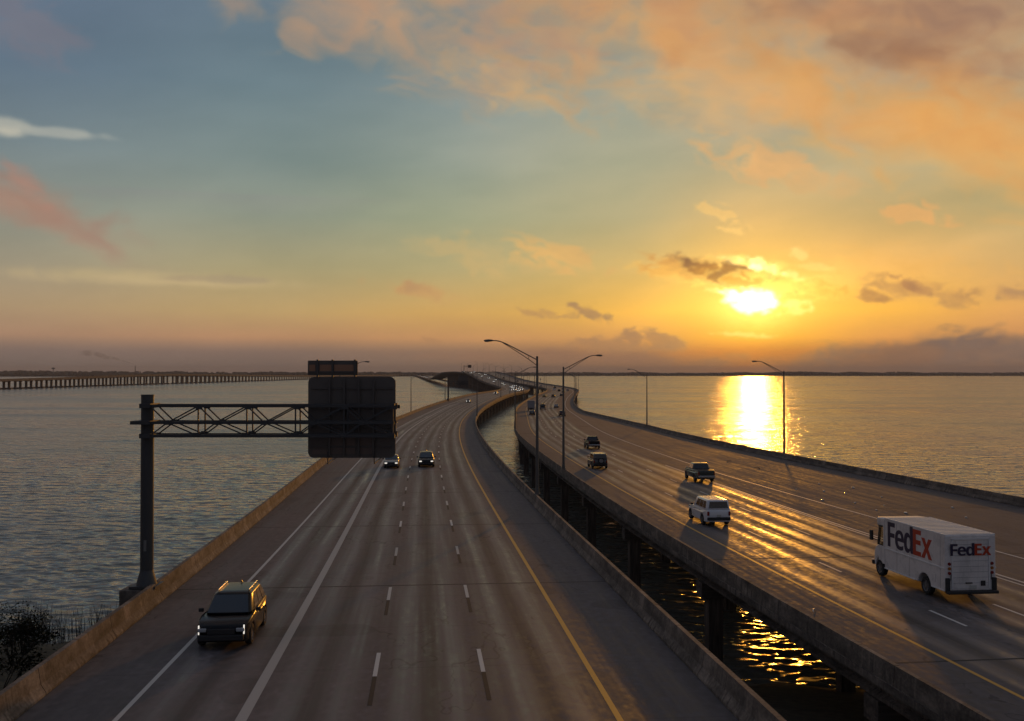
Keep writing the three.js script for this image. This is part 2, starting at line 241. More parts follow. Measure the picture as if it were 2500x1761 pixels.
// a flat or folded sheet that follows a course: rows every `step` m, columns at offsets cols(s) = [[off, height], ...]; uv in metres
function ribbon(course, s0, s1, step, cols, vo = 0) {
  const pos = [], uv = [], idx = [], st = []; for (let s = s0; s < s1 - 1e-6;) { st.push(s); s += typeof step === 'function' ? step(s) : step; } st.push(s1);
  let n = 0;
  st.forEach((s) => { const c = cols(s); n = c.length; const a = course.at(s); let w = 0; c.forEach(([o, h], i) => { if (i) w += Math.hypot(o - c[i - 1][0], h - c[i - 1][1]); pos.push(a.x - a.tz * o, a.y + h, a.z + a.tx * o); uv.push(c[i][2] ?? o, s); }); });
  for (let i = 0; i < st.length - 1; i++) for (let j = 0; j < n - 1; j++) { const a = i * n + j, b = a + 1, c = a + n, d = c + 1; idx.push(a, b, c, b, d, c); }
  const g = new THREE.BufferGeometry(); g.setAttribute('position', new THREE.Float32BufferAttribute(pos, 3)); g.setAttribute('uv', new THREE.Float32BufferAttribute(uv, 2)); g.setIndex(idx); g.computeVertexNormals();
  return g;
}
// a solid of constant section swept along a course; section = closed list of [off, height]
function sweep(course, s0, s1, step, section, crease = 0.6) {
  const st = []; for (let s = s0; s < s1 - 1e-6; s += typeof step === 'function' ? step(s) : step) st.push(s); st.push(s1);
  const pos = [], uv = [], put = (p, u, v) => { pos.push(p.x, p.y, p.z); uv.push(u, v); };
  const sec = st.map((s) => (typeof section === 'function' ? section(s) : section)), n = sec[0].length, per = [0];
  for (let j = 1; j <= n; j++) per.push(per[j - 1] + Math.hypot(sec[0][j % n][0] - sec[0][j - 1][0], sec[0][j % n][1] - sec[0][j - 1][1]));
  const P = st.map((s, i) => sec[i].map(([o, h]) => course.point(s, o, h)));
  let area = 0; for (let j = 0; j < n; j++) { const a = sec[0][j], b = sec[0][(j + 1) % n]; area += a[0] * b[1] - b[0] * a[1]; }
  const quad = (a, b, c, d, ua, ub, va, vb) => { const t = area > 0 ? [[a, ua, va], [b, ub, va], [d, ub, vb], [a, ua, va], [d, ub, vb], [c, ua, vb]] : [[a, ua, va], [d, ub, vb], [b, ub, va], [a, ua, va], [c, ua, vb], [d, ub, vb]]; for (const q of t) put(...q); };
  for (let i = 0; i < st.length - 1; i++) for (let j = 0; j < n; j++) quad(P[i][j], P[i][(j + 1) % n], P[i + 1][j], P[i + 1][(j + 1) % n], per[j], per[j + 1], st[i], st[i + 1]);
  for (const [i, flip] of [[0, 1], [st.length - 1, 0]]) {
    const tri = THREE.ShapeUtils.triangulateShape(sec[i].map(([x, y]) => new THREE.Vector2(x, y)), []);
    for (const t of tri) { const q = (flip !== 0) === (area > 0) ? [t[0], t[2], t[1]] : t; for (const k of q) put(P[i][k], sec[i][k][0], sec[i][k][1]); }
  }
  const g = new THREE.BufferGeometry(); g.setAttribute('position', new THREE.Float32BufferAttribute(pos, 3)); g.setAttribute('uv', new THREE.Float32BufferAttribute(uv, 2));
  g.computeVertexNormals();
  return toCreasedNormals(g, crease);
}

// ---------------------------------------------------------------- textures and materials
function dataTexture(w, h, fill, srgb) {
  const d = new Uint8Array(w * h * 4), o = [0, 0, 0];
  for (let y = 0; y < h; y++) for (let x = 0; x < w; x++) { fill(x, y, o); const a = (y * w + x) * 4; d[a] = clamp(o[0], 0, 255); d[a + 1] = clamp(o[1], 0, 255); d[a + 2] = clamp(o[2], 0, 255); d[a + 3] = 255; }
  const t = new THREE.DataTexture(d, w, h); t.wrapS = t.wrapT = THREE.RepeatWrapping; t.magFilter = THREE.LinearFilter; t.minFilter = THREE.LinearMipmapLinearFilter; t.generateMipmaps = true;
  if (srgb) t.colorSpace = THREE.SRGBColorSpace; t.needsUpdate = true; return t;
}
// noise that closes on itself every `px` along x and `py` along y
function pn(x, y, px, py, k = 0) { const xi = Math.floor(x), yi = Math.floor(y), fx = x - xi, fy = y - yi, u = fx * fx * (3 - 2 * fx), v = fy * fy * (3 - 2 * fy), w = (a, m) => ((a % m) + m) % m + k * 131; const a = hash(w(xi, px), w(yi, py)), b = hash(w(xi + 1, px), w(yi, py)), c = hash(w(xi, px), w(yi + 1, py)), d = hash(w(xi + 1, px), w(yi + 1, py)); return a + (b - a) * u + (c - a) * v + (a - b - c + d) * u * v; }
function pf(x, y, px, py, o, k = 0) { let s = 0, a = 0.5, n = 0; for (let i = 0; i < o; i++) { s += a * pn(x, y, px, py, k + i * 7); n += a; a *= 0.55; x *= 2; y *= 2; px *= 2; py *= 2; } return s / n; }
const std = (o) => new THREE.MeshStandardMaterial(o);
const phys = (o) => new THREE.MeshPhysicalMaterial(o);
const rgb = (r, g, b) => new THREE.Color().setRGB(r, g, b);

// old concrete road: lane-long streaks, polished wheel tracks, oil in lane middles, patches. u spans 40 m across, v 96 m along
function roadMaps(lanes, k, tone, base, polish) {
  const W = 1024, H = 2048, track = new Float32Array(W), oil = new Float32Array(W), lane = new Float32Array(W);
  for (let x = 0; x < W; x++) { const o = (x + 0.5) / W * 40 - 20; for (const c of lanes) { track[x] += Math.exp(-(((o - c - 0.85) / 0.42) ** 2)) + Math.exp(-(((o - c + 0.85) / 0.42) ** 2)); oil[x] += Math.exp(-(((o - c) / 0.32) ** 2)); lane[x] += Math.exp(-(((o - c) / 1.7) ** 4)); } }
  const g = new Float32Array(W * H), rg = new Float32Array(W * H);
  for (let y = 0; y < H; y++) for (let x = 0; x < W; x++) {
    const u = x / W, v = y / H, i = y * W + x;
    const big = pf(u * 10, v * 12, 10, 12, 4, k) - 0.5, fine = pf(u * 200, v * 300, 200, 300, 2, k + 3) - 0.5, streak = pf(u * 120, v * 5, 120, 5, 3, k + 5) - 0.5, streak2 = pf(u * 300, v * 14, 300, 14, 2, k + 6) - 0.5, wob = pf(u * 16, v * 7, 16, 7, 4, k + 9), grit = pf(u * 110, v * 9, 110, 9, 3, k + 31);
    const xx = Math.floor(clamp(x + (pf(u * 4, v * 8, 4, 8, 2, k + 11) - 0.5) * 7, 0, W - 1));
    const pm = pn(u * 14, v * 26, 14, 26, k + 15), crack = Math.abs(pf(u * 18, v * 22, 18, 22, 4, k + 21) - 0.5);
    g[i] = tone * (1 + big * 0.24 + fine * 0.42 + streak * 0.1 + streak2 * 0.07 + track[xx] * 0.13 * (0.5 + wob) - oil[xx] * 0.3 * (0.35 + wob) - (pm > 0.86 ? 0.12 : 0) - (crack < 0.006 && wob > 0.5 ? 0.25 : 0) - (y % 128 < 2 ? 0.12 * (0.4 + wob) : 0));
    rg[i] = clamp(base - lane[xx] * 0.14 - track[xx] * polish * (0.38 + 0.9 * wob + 0.6 * (grit - 0.5)) + big * 0.16 + streak * 0.3 + streak2 * 0.22 + fine * 0.34, 0.3, 1);
  }
  const map = dataTexture(W, H, (x, y, o) => { const t = g[y * W + x]; o[0] = t * 1.03; o[1] = t * 0.985; o[2] = t * 1.0; }, true);
  const rough = dataTexture(W, H, (x, y, o) => { const t = rg[y * W + x] * 255; o[0] = o[1] = o[2] = t; });
  for (const t of [map, rough]) { t.repeat.set(1 / 40, 1 / 96); t.offset.set(0.5, 0); }
  return { map, roughnessMap: rough };
}
const roadL = phys({ specularIntensity: 0.9, ...roadMaps([-1.83, -5.49, -9.15, -12.8], 1, 90, 0.84, 0.2), roughness: 1, metalness: 0 });
const roadRmaps = roadMaps([1.83 - 13, 5.49 - 13, 9.2 - 13], 40, 86, 0.86, 0.28);
for (const t of Object.values(roadRmaps)) t.offset.set(0.5 - 13 / 40, 0);
const roadR = phys({ specularIntensity: 0.9, ...roadRmaps, roughness: 1, metalness: 0 });
// weathered barrier and deck concrete: run-off streaks down the face, tyre scuffs, pale patches (u up the section, v along)
const concreteMap = dataTexture(512, 2048, (x, y, o) => {
  const u = x / 512, v = y / 2048, run = pf(u * 3, v * 240, 3, 240, 3, 60), patch = pf(u * 8, v * 40, 8, 40, 4, 61), fine = pf(u * 60, v * 500, 60, 500, 2, 63) - 0.5, st = sstep(0.55, 0.75, run) * sstep(0.4, 0.7, patch);
  const t = 102 * (1 + (patch - 0.5) * 1.0 + fine * 0.35 - st * 0.4 + (run < 0.3 ? 0.14 : 0)); o[0] = t * 1.07; o[1] = t * 0.97; o[2] = t * 0.88;
}, true);
concreteMap.repeat.set(1 / 4, 1 / 48);
const grainBump = dataTexture(512, 512, (x, y, o) => { const t = pf(x / 8, y / 8, 64, 64, 4, 80) * 255; o[0] = o[1] = o[2] = t; });
grainBump.repeat.set(1 / 2, 1 / 2);
const concrete = std({ map: concreteMap, roughness: 0.88, bumpMap: grainBump, bumpScale: 0.006 });
const whitePaint = [0.62, 0.52, 0.42].map((c) => std({ color: rgb(c, c * 0.98, c * 0.94), roughness: 0.6 }));
const wideWhite = std({ color: rgb(0.42, 0.41, 0.39), roughness: 0.65 });
const yellowPaint = std({ color: rgb(0.62, 0.33, 0.045), roughness: 0.6 });
const blackPaint = std({ color: rgb(0.016, 0.016, 0.017), roughness: 0.8 });
const jointMat = std({ color: rgb(0.035, 0.034, 0.034), roughness: 0.9 });

// ---------------------------------------------------------------- the bay: one sheet of wind waves to the far shore and behind
const waveMap = (() => {
  const N = 1024, TILE = 160, hx = new Float32Array(N * N), hy = new Float32Array(N * N), cs = new Float32Array(N), sn = new Float32Array(N);
  for (let i = 0; i < N; i++) { cs[i] = Math.cos(2 * Math.PI * i / N); sn[i] = Math.sin(2 * Math.PI * i / N); }
  for (let w = 0; w < 90; w++) {
    const lambda = 0.62 * Math.pow(7, Math.pow(rnd(), 1.4)), dir = 1.5 + (rnd() + rnd() - 1) * 1.05, kx = Math.round(TILE / lambda * Math.cos(dir)), ky = Math.round(TILE / lambda * Math.sin(dir));
    const ph = Math.floor(rnd() * N), slope = 0.045 * Math.pow(lambda / 2, 0.12), l = Math.hypot(kx, ky) || 1;
    for (let y = 0; y < N; y++) for (let x = 0, i = y * N; x < N; x++, i++) { const c = cs[(((kx * x + ky * y + ph) % N) + N) % N] * slope; hx[i] += c * kx / l; hy[i] += c * ky / l; }
  }
  const t = dataTexture(N, N, (x, y, o) => { const i = y * N + x, a = -hx[i], b = -hy[i], l = Math.hypot(a, b, 1); o[0] = (a / l * 0.5 + 0.5) * 255; o[1] = (b / l * 0.5 + 0.5) * 255; o[2] = (1 / l * 0.5 + 0.5) * 255; });
  t.repeat.set(1 / TILE, 1 / TILE); return t;
})();
// wind lanes and slicks: long patches of rougher and smoother water
const slickMap = dataTexture(512, 512, (x, y, o) => { const u = x / 512, v = y / 512, w = pf(u * 6 + v, v * 22, 6, 22, 5, 200), t = (0.1 + 0.16 * sstep(0.35, 0.68, w)) * 255; o[0] = o[1] = o[2] = t; });
slickMap.repeat.set(1 / 900, 1 / 900);
{
  const waves = []; for (let i = 0; i < 52; i++) { const l = 0.8 * Math.pow(3.4, Math.pow(rnd(), 1.2)), d = 1.52 + (rnd() + rnd() - 1) * 0.95, k = 2 * Math.PI / l; waves.push([Math.cos(d) * k, Math.sin(d) * k, rnd() * 6.283, 0.0050 * Math.pow(l, 0.8), l]); }
  for (let i = 0; i < 22; i++) { const l = 5 * Math.pow(6, rnd()), d = 1.5 + (rnd() + rnd() - 1) * 1.3, k = 2 * Math.PI / l; waves.push([Math.cos(d) * k, Math.sin(d) * k, rnd() * 6.283, 0.008 * l / 6.283, l]); }
  const az = []; for (let a = -180; a < -46; a += 8) az.push(a); for (let a = -46; a < 46; a += 0.165) az.push(a); for (let a = 46; a <= 180.01; a += 8) az.push(Math.min(180, a)); az[az.length - 1] = 180;
  const rad = [0.5, 15]; for (let r = 36; r < 24000; r *= r < 500 ? 1.0033 : r < 1600 ? 1.006 : r < 2500 ? 1.012 : 1.1) rad.push(r);
  const pos = new Float32Array(az.length * rad.length * 3), uv = new Float32Array(az.length * rad.length * 2), nrm = new Float32Array(az.length * rad.length * 3), idx = [];
  let p = 0;
  for (let i = 0; i < rad.length; i++) for (let j = 0; j < az.length; j++, p++) {
    const r = rad[i], a = az[j] * RAD, x = Math.sin(a) * r, z = -Math.cos(a) * r, cell = Math.max(r * (r < 500 ? 0.0033 : r < 1600 ? 0.006 : 0.05), (Math.abs(az[j]) < 46 ? 0.165 : 8) * RAD * r);
    let h = 0, nx = 0, nz = 0;
    if (cell < 9) { const gust = 0.55 + 0.9 * fbm(x * 0.02 + 5, z * 0.02, 3); for (const w of waves) { const f = sstep(2, 4, w[4] / cell); if (f === 0) continue; const ph = w[0] * x + w[1] * z + w[2], A = w[3] * f * gust; h += A * Math.sin(ph); const c = A * Math.cos(ph); nx -= c * w[0]; nz -= c * w[1]; } }
    const l = Math.hypot(nx, 1, nz); pos[p * 3] = x; pos[p * 3 + 1] = WATER + h; pos[p * 3 + 2] = z; nrm[p * 3] = nx / l; nrm[p * 3 + 1] = 1 / l; nrm[p * 3 + 2] = nz / l; uv[p * 2] = x; uv[p * 2 + 1] = -z;
  }
  const n = az.length; for (let i = 0; i < rad.length - 1; i++) for (let j = 0; j < n - 1; j++) { const a = i * n + j, b = a + 1, c = a + n, d = c + 1; idx.push(a, b, c, b, d, c); }
  const g = new THREE.BufferGeometry(); g.setAttribute('position', new THREE.BufferAttribute(pos, 3)); g.setAttribute('normal', new THREE.BufferAttribute(nrm, 3)); g.setAttribute('uv', new THREE.BufferAttribute(uv, 2)); g.setIndex(idx);
  structure('water', g, phys({ color: rgb(0.3, 0.31, 0.265), metalness: 0.18, roughness: 1, roughnessMap: slickMap, ior: 1.34, specularIntensity: 0.6, normalMap: waveMap, normalScale: new THREE.Vector2(1, 1) }));
  console.log('water', idx.length / 3);
}

// ---------------------------------------------------------------- road surfaces, decks, girders
const far = (s) => (s < 300 ? 4 : s < 1300 ? 10 : 60);
function carriageway(name, deckName, course, s0, s1, inL, inR, mat) {
  const road = structure(name, ribbon(course, s0, s1, far, (s) => { const a = inL(s), b = inR(s), c = []; for (let i = 0; i <= 6; i++) { const o = lerp(a, b, i / 6); c.push([o, 0]); } return c; }), mat);
  const deck = structure(deckName);
  part('deck_slab', sweep(course, s0, s1, far, (s) => { const a = inL(s) - 0.5, b = inR(s) + 0.5; return [[a, -0.012], [a, -0.3], [b, -0.3], [b, -0.012]]; }), concrete, deck);
  const N = 8;
  for (let i = 0; i < N; i++) part('girder', sweep(course, s0, Math.min(s1, 2000), (s) => (s < 1300 ? 20 : 60), (s) => { const c = lerp(inL(s) + 0.6, inR(s) - 0.6, i / (N - 1)); return [[c - 0.3, -0.304], [c - 0.3, -0.45], [c - 0.1, -0.58], [c - 0.1, -1.05], [c - 0.3, -1.15], [c - 0.3, -1.3], [c + 0.3, -1.3], [c + 0.3, -1.15], [c + 0.1, -1.05], [c + 0.1, -0.58], [c + 0.3, -0.45], [c + 0.3, -0.304]]; }, 0.3), concrete, deck);
  return road;
}
const roadLeft = carriageway('road_left', 'bridge_deck_left', LEFT, -55, 5400, leftIn, () => L_RIGHT_IN, roadL);
const roadRight = carriageway('road_right', 'bridge_deck_right', RIGHT, -35, 5400, () => R_LEFT_IN, rightIn, roadR);
// painted lines lie 4 mm above the road
const stripe = (course, s0, s1, off, w, step = 4) => ribbon(course, s0, s1, step, (s) => { const o = typeof off === 'function' ? off(s) : off; return [[o - w / 2, 0.004], [o + w / 2, 0.004]]; });
const lineStep = (s) => (s < 300 ? 4 : 12);
part('edge_line', stripe(LEFT, -50, 1320, leftEdgeLine, 0.16, lineStep), whitePaint[1], roadLeft);
part('wide_lane_line', stripe(LEFT, -50, 420, -10.97, 0.34, lineStep), wideWhite, roadLeft);
part('yellow_edge_line', stripe(LEFT, -50, 1320, 0, 0.19, lineStep), yellowPaint, roadLeft);
part('edge_line', stripe(RIGHT, -30, 1320, rightEdgeLine, 0.16, lineStep), whitePaint[0], roadRight);
part('wide_lane_line', stripe(RIGHT, -30, 132, (s) => interp(s, [-30, 40, 80, 132], [13.5, 12.35, 11.35, 10.9]), 0.2), whitePaint[1], roadRight);
part('wide_lane_line', stripe(RIGHT, -30, 112, (s) => interp(s, [-30, 40, 80, 132], [12.9, 11.75, 10.95, 10.7]), 0.16), whitePaint[1], roadRight);
part('yellow_edge_line', stripe(RIGHT, -30, 1320, 0, 0.17, lineStep), yellowPaint, roadRight);
function dashes(course, road, off, phase, s1, black) {
  const farOnes = [];
  for (let k = -3, s = phase - 3 * 12.19; s < s1; s += 12.19, k++) {
    if (s < -40) continue;
    const g = stripe(course, s - 1.5, s + 1.5, off, 0.15, 1.5);
    if (s < 330) part('lane_dash', g, whitePaint[(k + 30) % 3], road); else farOnes.push(g);
    if (black && s < 200) part('contrast_dash', stripe(course, s - 4.6, s - 1.54, off, 0.15, 1.55), blackPaint, road);
  }
  part('far_lane_dashes', merge(farOnes), whitePaint[1], road).userData.kind = 'stuff';
}
dashes(LEFT, roadLeft, -7.32, 24.6, 1250, true); dashes(LEFT, roadLeft, -3.66, 24.8, 1250, true);
dashes(RIGHT, roadRight, 3.66, 51.07, 1250, false); dashes(RIGHT, roadRight, 7.32, 51.9, 1250, false);
// rubber expansion joints over the piers
const SPAN = 21.6;
for (let s = 17; s < 420; s += SPAN) {
  part('expansion_joint', ribbon(LEFT, s, s + 0.16, 0.16, (q) => [[leftIn(q), 0.003], [-9, 0.003], [-4, 0.003], [L_RIGHT_IN, 0.003]]), jointMat, roadLeft);
  part('expansion_joint', ribbon(RIGHT, s + 6, s + 6.16, 0.16, (q) => [[R_LEFT_IN, 0.003], [6, 0.003], [14, 0.003], [rightIn(q), 0.003]]), jointMat, roadRight);
}
// concrete safety barriers, cast in lengths
function barrier(course, s0, s1, edge, side, label, h = 0.86) {
  const t = thing('concrete_barrier', label, 'barrier', undefined);
  const sec = (s) => { const e = edge(s), q = side; return [[e, 0.008], [e, 0.09], [e + q * 0.16, 0.34], [e + q * 0.24, h], [e + q * 0.42, h], [e + q * 0.46, 0.0], [e + q * 0.46, -0.28], [e + q * 0.3, -0.28], [e + q * 0.3, 0.008]]; };
  const LEN = 7.2; let s = s0;
  for (; s < Math.min(s1, 190); s += LEN) part('barrier_segment', sweep(course, s + 0.022, s + LEN - 0.022, LEN / 2, sec, 0.35), concrete, t);
  part('far_barrier_run', sweep(course, s, s1, far, sec, 0.35), concrete, t);
  return t;
}
barrier(LEFT, -50, 5300, leftIn, -1, 'long pale concrete barrier along the left-hand carriageway beside open water at left');
barrier(LEFT, -50, 5300, () => L_RIGHT_IN, 1, 'concrete barrier on the gap side of the left-hand carriageway beside its dark shoulder');
barrier(RIGHT, -30, 5300, () => R_LEFT_IN, -1, 'concrete barrier on the gap side of the right-hand carriageway beside the yellow line', 0.72);
barrier(RIGHT, -30, 5300, rightIn, 1, 'dark concrete barrier along the wide right-hand shoulder before the sunlit water', 0.78);
// piers: cap beam on square piles
function pier(course, s, a, b, n, label, group) {
  const t = thing('bridge_pier', label, 'pier', group), c = course.at(s);
  t.position.set(c.x, 0, c.z); t.rotation.y = Math.atan2(-c.tx, -c.tz);
  const top = c.y - 1.312, w = b - a;
  part('pier_cap', rbox(w, 0.95, 1.15, 0.04, (a + b) / 2, top - 0.475, 0, 1), concrete, t);
  if (top > 6) { part('pier_wall', rbox(w * 0.86, top - 0.94 + 4.5, 1.0, 0.05, (a + b) / 2, (top - 0.94 - 4.5) / 2, 0, 1), concrete, t); return; }
  for (let i = 0; i < n; i++) { const x = lerp(a + 0.9, b - 0.9, i / (n - 1)), h = top - 0.94 + 4.5; part('pile', rbox(s < 260 ? 0.9 : 0.75, h, s < 260 ? 0.9 : 0.75, 0.05, x, top - 0.94 - h / 2, 0, 1), concrete, t); }
}
const ORD = ['nearest', 'second nearest', 'third nearest', 'fourth nearest', 'fifth nearest', 'sixth nearest'];
const pierName = (s, k, side) => s > 850 ? [`tall wall pier under the climbing part of the ${side} carriageway`, `wall piers of the ${side} hump`] : k < 6 ? [`${ORD[k]} square-pile concrete pier under the ${side} carriageway`, `piers under the ${side} carriageway`] : [`distant square-pile concrete pier in the water under the ${side} carriageway`, `piers under the ${side} carriageway`];
for (let s = 60, k = 0; s < 1420; s += SPAN, k++) pier(LEFT, s + 0.2, leftIn(s) + 0.2, L_RIGHT_IN - 0.2, 5, ...pierName(s, k, 'left-hand'));
for (let s = 45, k = 0; s < 1420; s += SPAN, k++) pier(RIGHT, s, R_LEFT_IN + 0.2, rightIn(s) - 0.2, 5, ...pierName(s, k, 'right-hand'));
console.log('bridge done');
// ---------------------------------------------------------------- far shores: low land with woods
const landMat = std({ color: rgb(0.05, 0.05, 0.04), roughness: 1 });
const woodMat = std({ color: rgb(0.042, 0.045, 0.03), roughness: 1 });
const shoreZ = (x) => (x < -1030 ? -4300 - 200 * vn(x * 0.0017, 3) : -4300 - 1000 * sstep(-1030, 350, x) - 160 * vn(x * 0.0014, 9)) * 1.147;
const landTop = (x) => (x < 0 ? lerp(4, 9, sstep(-400, -2200, x)) : 4) + 3 * vn(x * 0.004, 2);
{
  const pos = [], idx = [], xs = []; for (let x = -9000; x <= 9500; x += 60) xs.push(x);
  xs.forEach((x) => { const z = shoreZ(x), t = landTop(x); pos.push(x, WATER - 0.6, z + 10, x, WATER + 1.2, z, x, t * 0.6, z - 60, x, t, z - 220, x, t + 2, z - 1600, x, WATER - 1, z - 1700); });
  for (let i = 0; i < xs.length - 1; i++) for (let j = 0; j < 5; j++) { const a = i * 6 + j, b = a + 6; idx.push(a, b, a + 1, b, b + 1, a + 1); }
  const g = new THREE.BufferGeometry(); g.setAttribute('position', new THREE.Float32BufferAttribute(pos, 3)); g.setIndex(idx); g.computeVertexNormals();
  structure('far_shore_terrain', g, landMat);
  const crown = new THREE.IcosahedronGeometry(1, 1), q = crown.attributes.position; for (let i = 0; i < q.count; i++) { const k = 0.8 + 0.4 * hash(Math.round(q.getX(i) * 40) + 90, Math.round(q.getY(i) * 40 + q.getZ(i) * 77)); q.setXYZ(i, q.getX(i) * k, q.getY(i) * k, q.getZ(i) * k); } crown.computeVertexNormals();
  const N = 9000, im = new THREE.InstancedMesh(crown, woodMat, N), M = new THREE.Matrix4(), Q = new THREE.Quaternion(), C = new THREE.Color();
  for (let i = 0; i < N; i++) {
    const x = rr(-6500, 6500), depth = Math.pow(rnd(), 2) * 260, z = shoreZ(x) - 12 - depth, h = (8 + 7 * vn(x * 0.01, 40) + rr(-2, 3)) * (0.8 + 0.4 * vn(x * 0.0015, 12)), y = landTop(x) * Math.min(1, depth / 220);
    Q.setFromAxisAngle(V(0, 1, 0), rnd() * 6.28); M.compose(V(x, y + h * 0.5, z), Q, V(rr(9, 17), h * 0.62, rr(7, 12))); im.setMatrixAt(i, M); const c = rr(0.7, 1.25); im.setColorAt(i, C.setRGB(c, c * rr(0.92, 1.05), c * 0.95));
  }
  im.name = 'far_shore_woods'; im.userData = { kind: 'stuff', label: 'dark low woods along the far shore at the horizon', category: 'woods' }; shade(im); scene.add(im);
}
// water tower and smoking stack on the far shore, channel marker in the bay
{
  const steel = std({ color: rgb(0.16, 0.16, 0.16), roughness: 0.7 });
  const wt = thing('water_tower', 'distant bulb-topped water tower standing over the left far shore', 'water tower'); wt.position.set(-2363, 10, -5035);
  part('tank', new THREE.LatheGeometry([[0, 34], [4, 34.2], [7.5, 32.2], [8.6, 29.4], [7.6, 26.8], [4.5, 25.2], [1.6, 24.6], [0, 24.6]].reverse().map((p) => new THREE.Vector2(...p)), 20), steel, wt);
  part('stem', new THREE.CylinderGeometry(1.5, 2.6, 26, 12).translate(0, 12.5, 0), steel, wt);
  const st = thing('factory_chimney', 'thin distant chimney on the left far shore under a smoke plume', 'chimney'); st.position.set(-2016, 6, -5230);
  part('stack', new THREE.CylinderGeometry(1.8, 2.8, 48, 12).translate(0, 24, 0), steel, st);
  part('works_building', merge([box(38, 14, 22, -18, 7, 0), box(16, 20, 16, 14, 10, 0)]), steel, st);
  const puffs = []; for (let i = 0; i < 70; i++) { const t = i / 69, r = 3 + t * 17 * rr(0.6, 1.15), g = new THREE.IcosahedronGeometry(r, 2), p = g.attributes.position, ox = rnd() * 99; for (let k = 0; k < p.count; k++) { const f = 0.7 + 0.6 * fbm(p.getX(k) / r * 1.3 + ox, p.getY(k) / r * 1.3 + p.getZ(k) / r * 0.9, 4); p.setXYZ(k, p.getX(k) * f, p.getY(k) * f * 0.8, p.getZ(k) * f); } g.computeVertexNormals(); g.translate(-2016 - t * 275 + rr(-5, 5) * t * 3, 57 + 70 * Math.pow(t, 0.75) + rr(-8, 8) * t, -5230 + rr(-10, 10)); puffs.push(g); }
  const sm = part('smoke_plume', merge(puffs), phys({ color: rgb(0.92, 0.88, 0.86), roughness: 1, transmission: 0.6, thickness: 0, transparent: true, opacity: 0.06, depthWrite: false }), scene);
  tag(sm, 'pale smoke plume drifting left from the distant chimney', 'smoke');
  const cm = thing('channel_marker', 'small dark channel marker post in the bay beyond the median lamp posts', 'marker'); cm.position.set(65, WATER, -2236);
  part('post', new THREE.CylinderGeometry(0.35, 0.4, 7, 10).translate(0, 2.2, 0), steel, cm); part('board', box(2.6, 2.6, 0.12, 0, 5.2, 0.45), steel, cm);
}
// the older trestle bridge across the bay at left
{
  const t = thing('trestle_bridge', 'long low trestle bridge on many piers across the water at far left', 'bridge'); t.position.set(-602, WATER, 0); t.scale.setScalar(1.147);
  const cz = concrete;
  const top = (d) => interp(d, [700, 1000, 1150, 1350, 1500, 1700, 2200, 2600, 4500], [10.2, 10.4, 11.6, 14.2, 14.9, 14.2, 11.4, 9.5, 7.5]);
  const pts = []; for (let d = 850; d <= 4500; d += 25) pts.push(d);
  const slab = (x0, x1, a, b) => { const pos = [], idx = []; pts.forEach((d) => { const y = top(d); for (const [x, h] of [[x0, a], [x1, a], [x1, b], [x0, b]]) pos.push(x, y + h, -d); }); for (let i = 0; i < pts.length - 1; i++) for (let j = 0; j < 4; j++) { const p = i * 4 + j, q = i * 4 + (j + 1) % 4; idx.push(p, q, p + 4, q, q + 4, p + 4); } const g = new THREE.BufferGeometry(); g.setAttribute('position', new THREE.Float32BufferAttribute(pos, 3)); g.setIndex(idx); const n = g.toNonIndexed(); n.computeVertexNormals(); n.setAttribute('uv', new THREE.Float32BufferAttribute(new Float32Array(n.attributes.position.count * 2).map((_, i) => n.attributes.position.array[(i >> 1) * 3 + (i % 2 ? 2 : 1)]), 2)); return n; };
  part('deck', slab(-6, 6, -2.3, -0.95), cz, t); part('parapet', slab(5.6, 5.95, -0.94, 0.1), cz, t); part('parapet', slab(-5.95, -5.6, -0.94, 0.1), cz, t);
  const col = {}, geo = (h) => (col[h] ??= merge([box(8.6, 0.9, 1.7, 0, h - 0.45, 0), box(2.2, h, 1.5, -2.7, h / 2 - 0.6, 0), box(2.2, h, 1.5, 2.7, h / 2 - 0.6, 0)])), foot = rbox(11.5, 1.5, 4.4, 0.15, 0, 0.75, 0, 1);
  const rest = [];
  for (let k = -3; k < 140; k++) { const d = 1015 + 23.3 * k + (k > 20 ? 16 : 0); if (d > 4300) break; const h = Math.round((top(d) - 2.32) * 4) / 4; if (k < 75) { const p = part('pier', geo(h), cz, t); p.position.z = -d; part('footing', foot, cz, p); } else rest.push(geo(h).clone().translate(0, 0, -d)); }
  part('far_piers', merge(rest), cz, t).userData.kind = 'stuff';
}

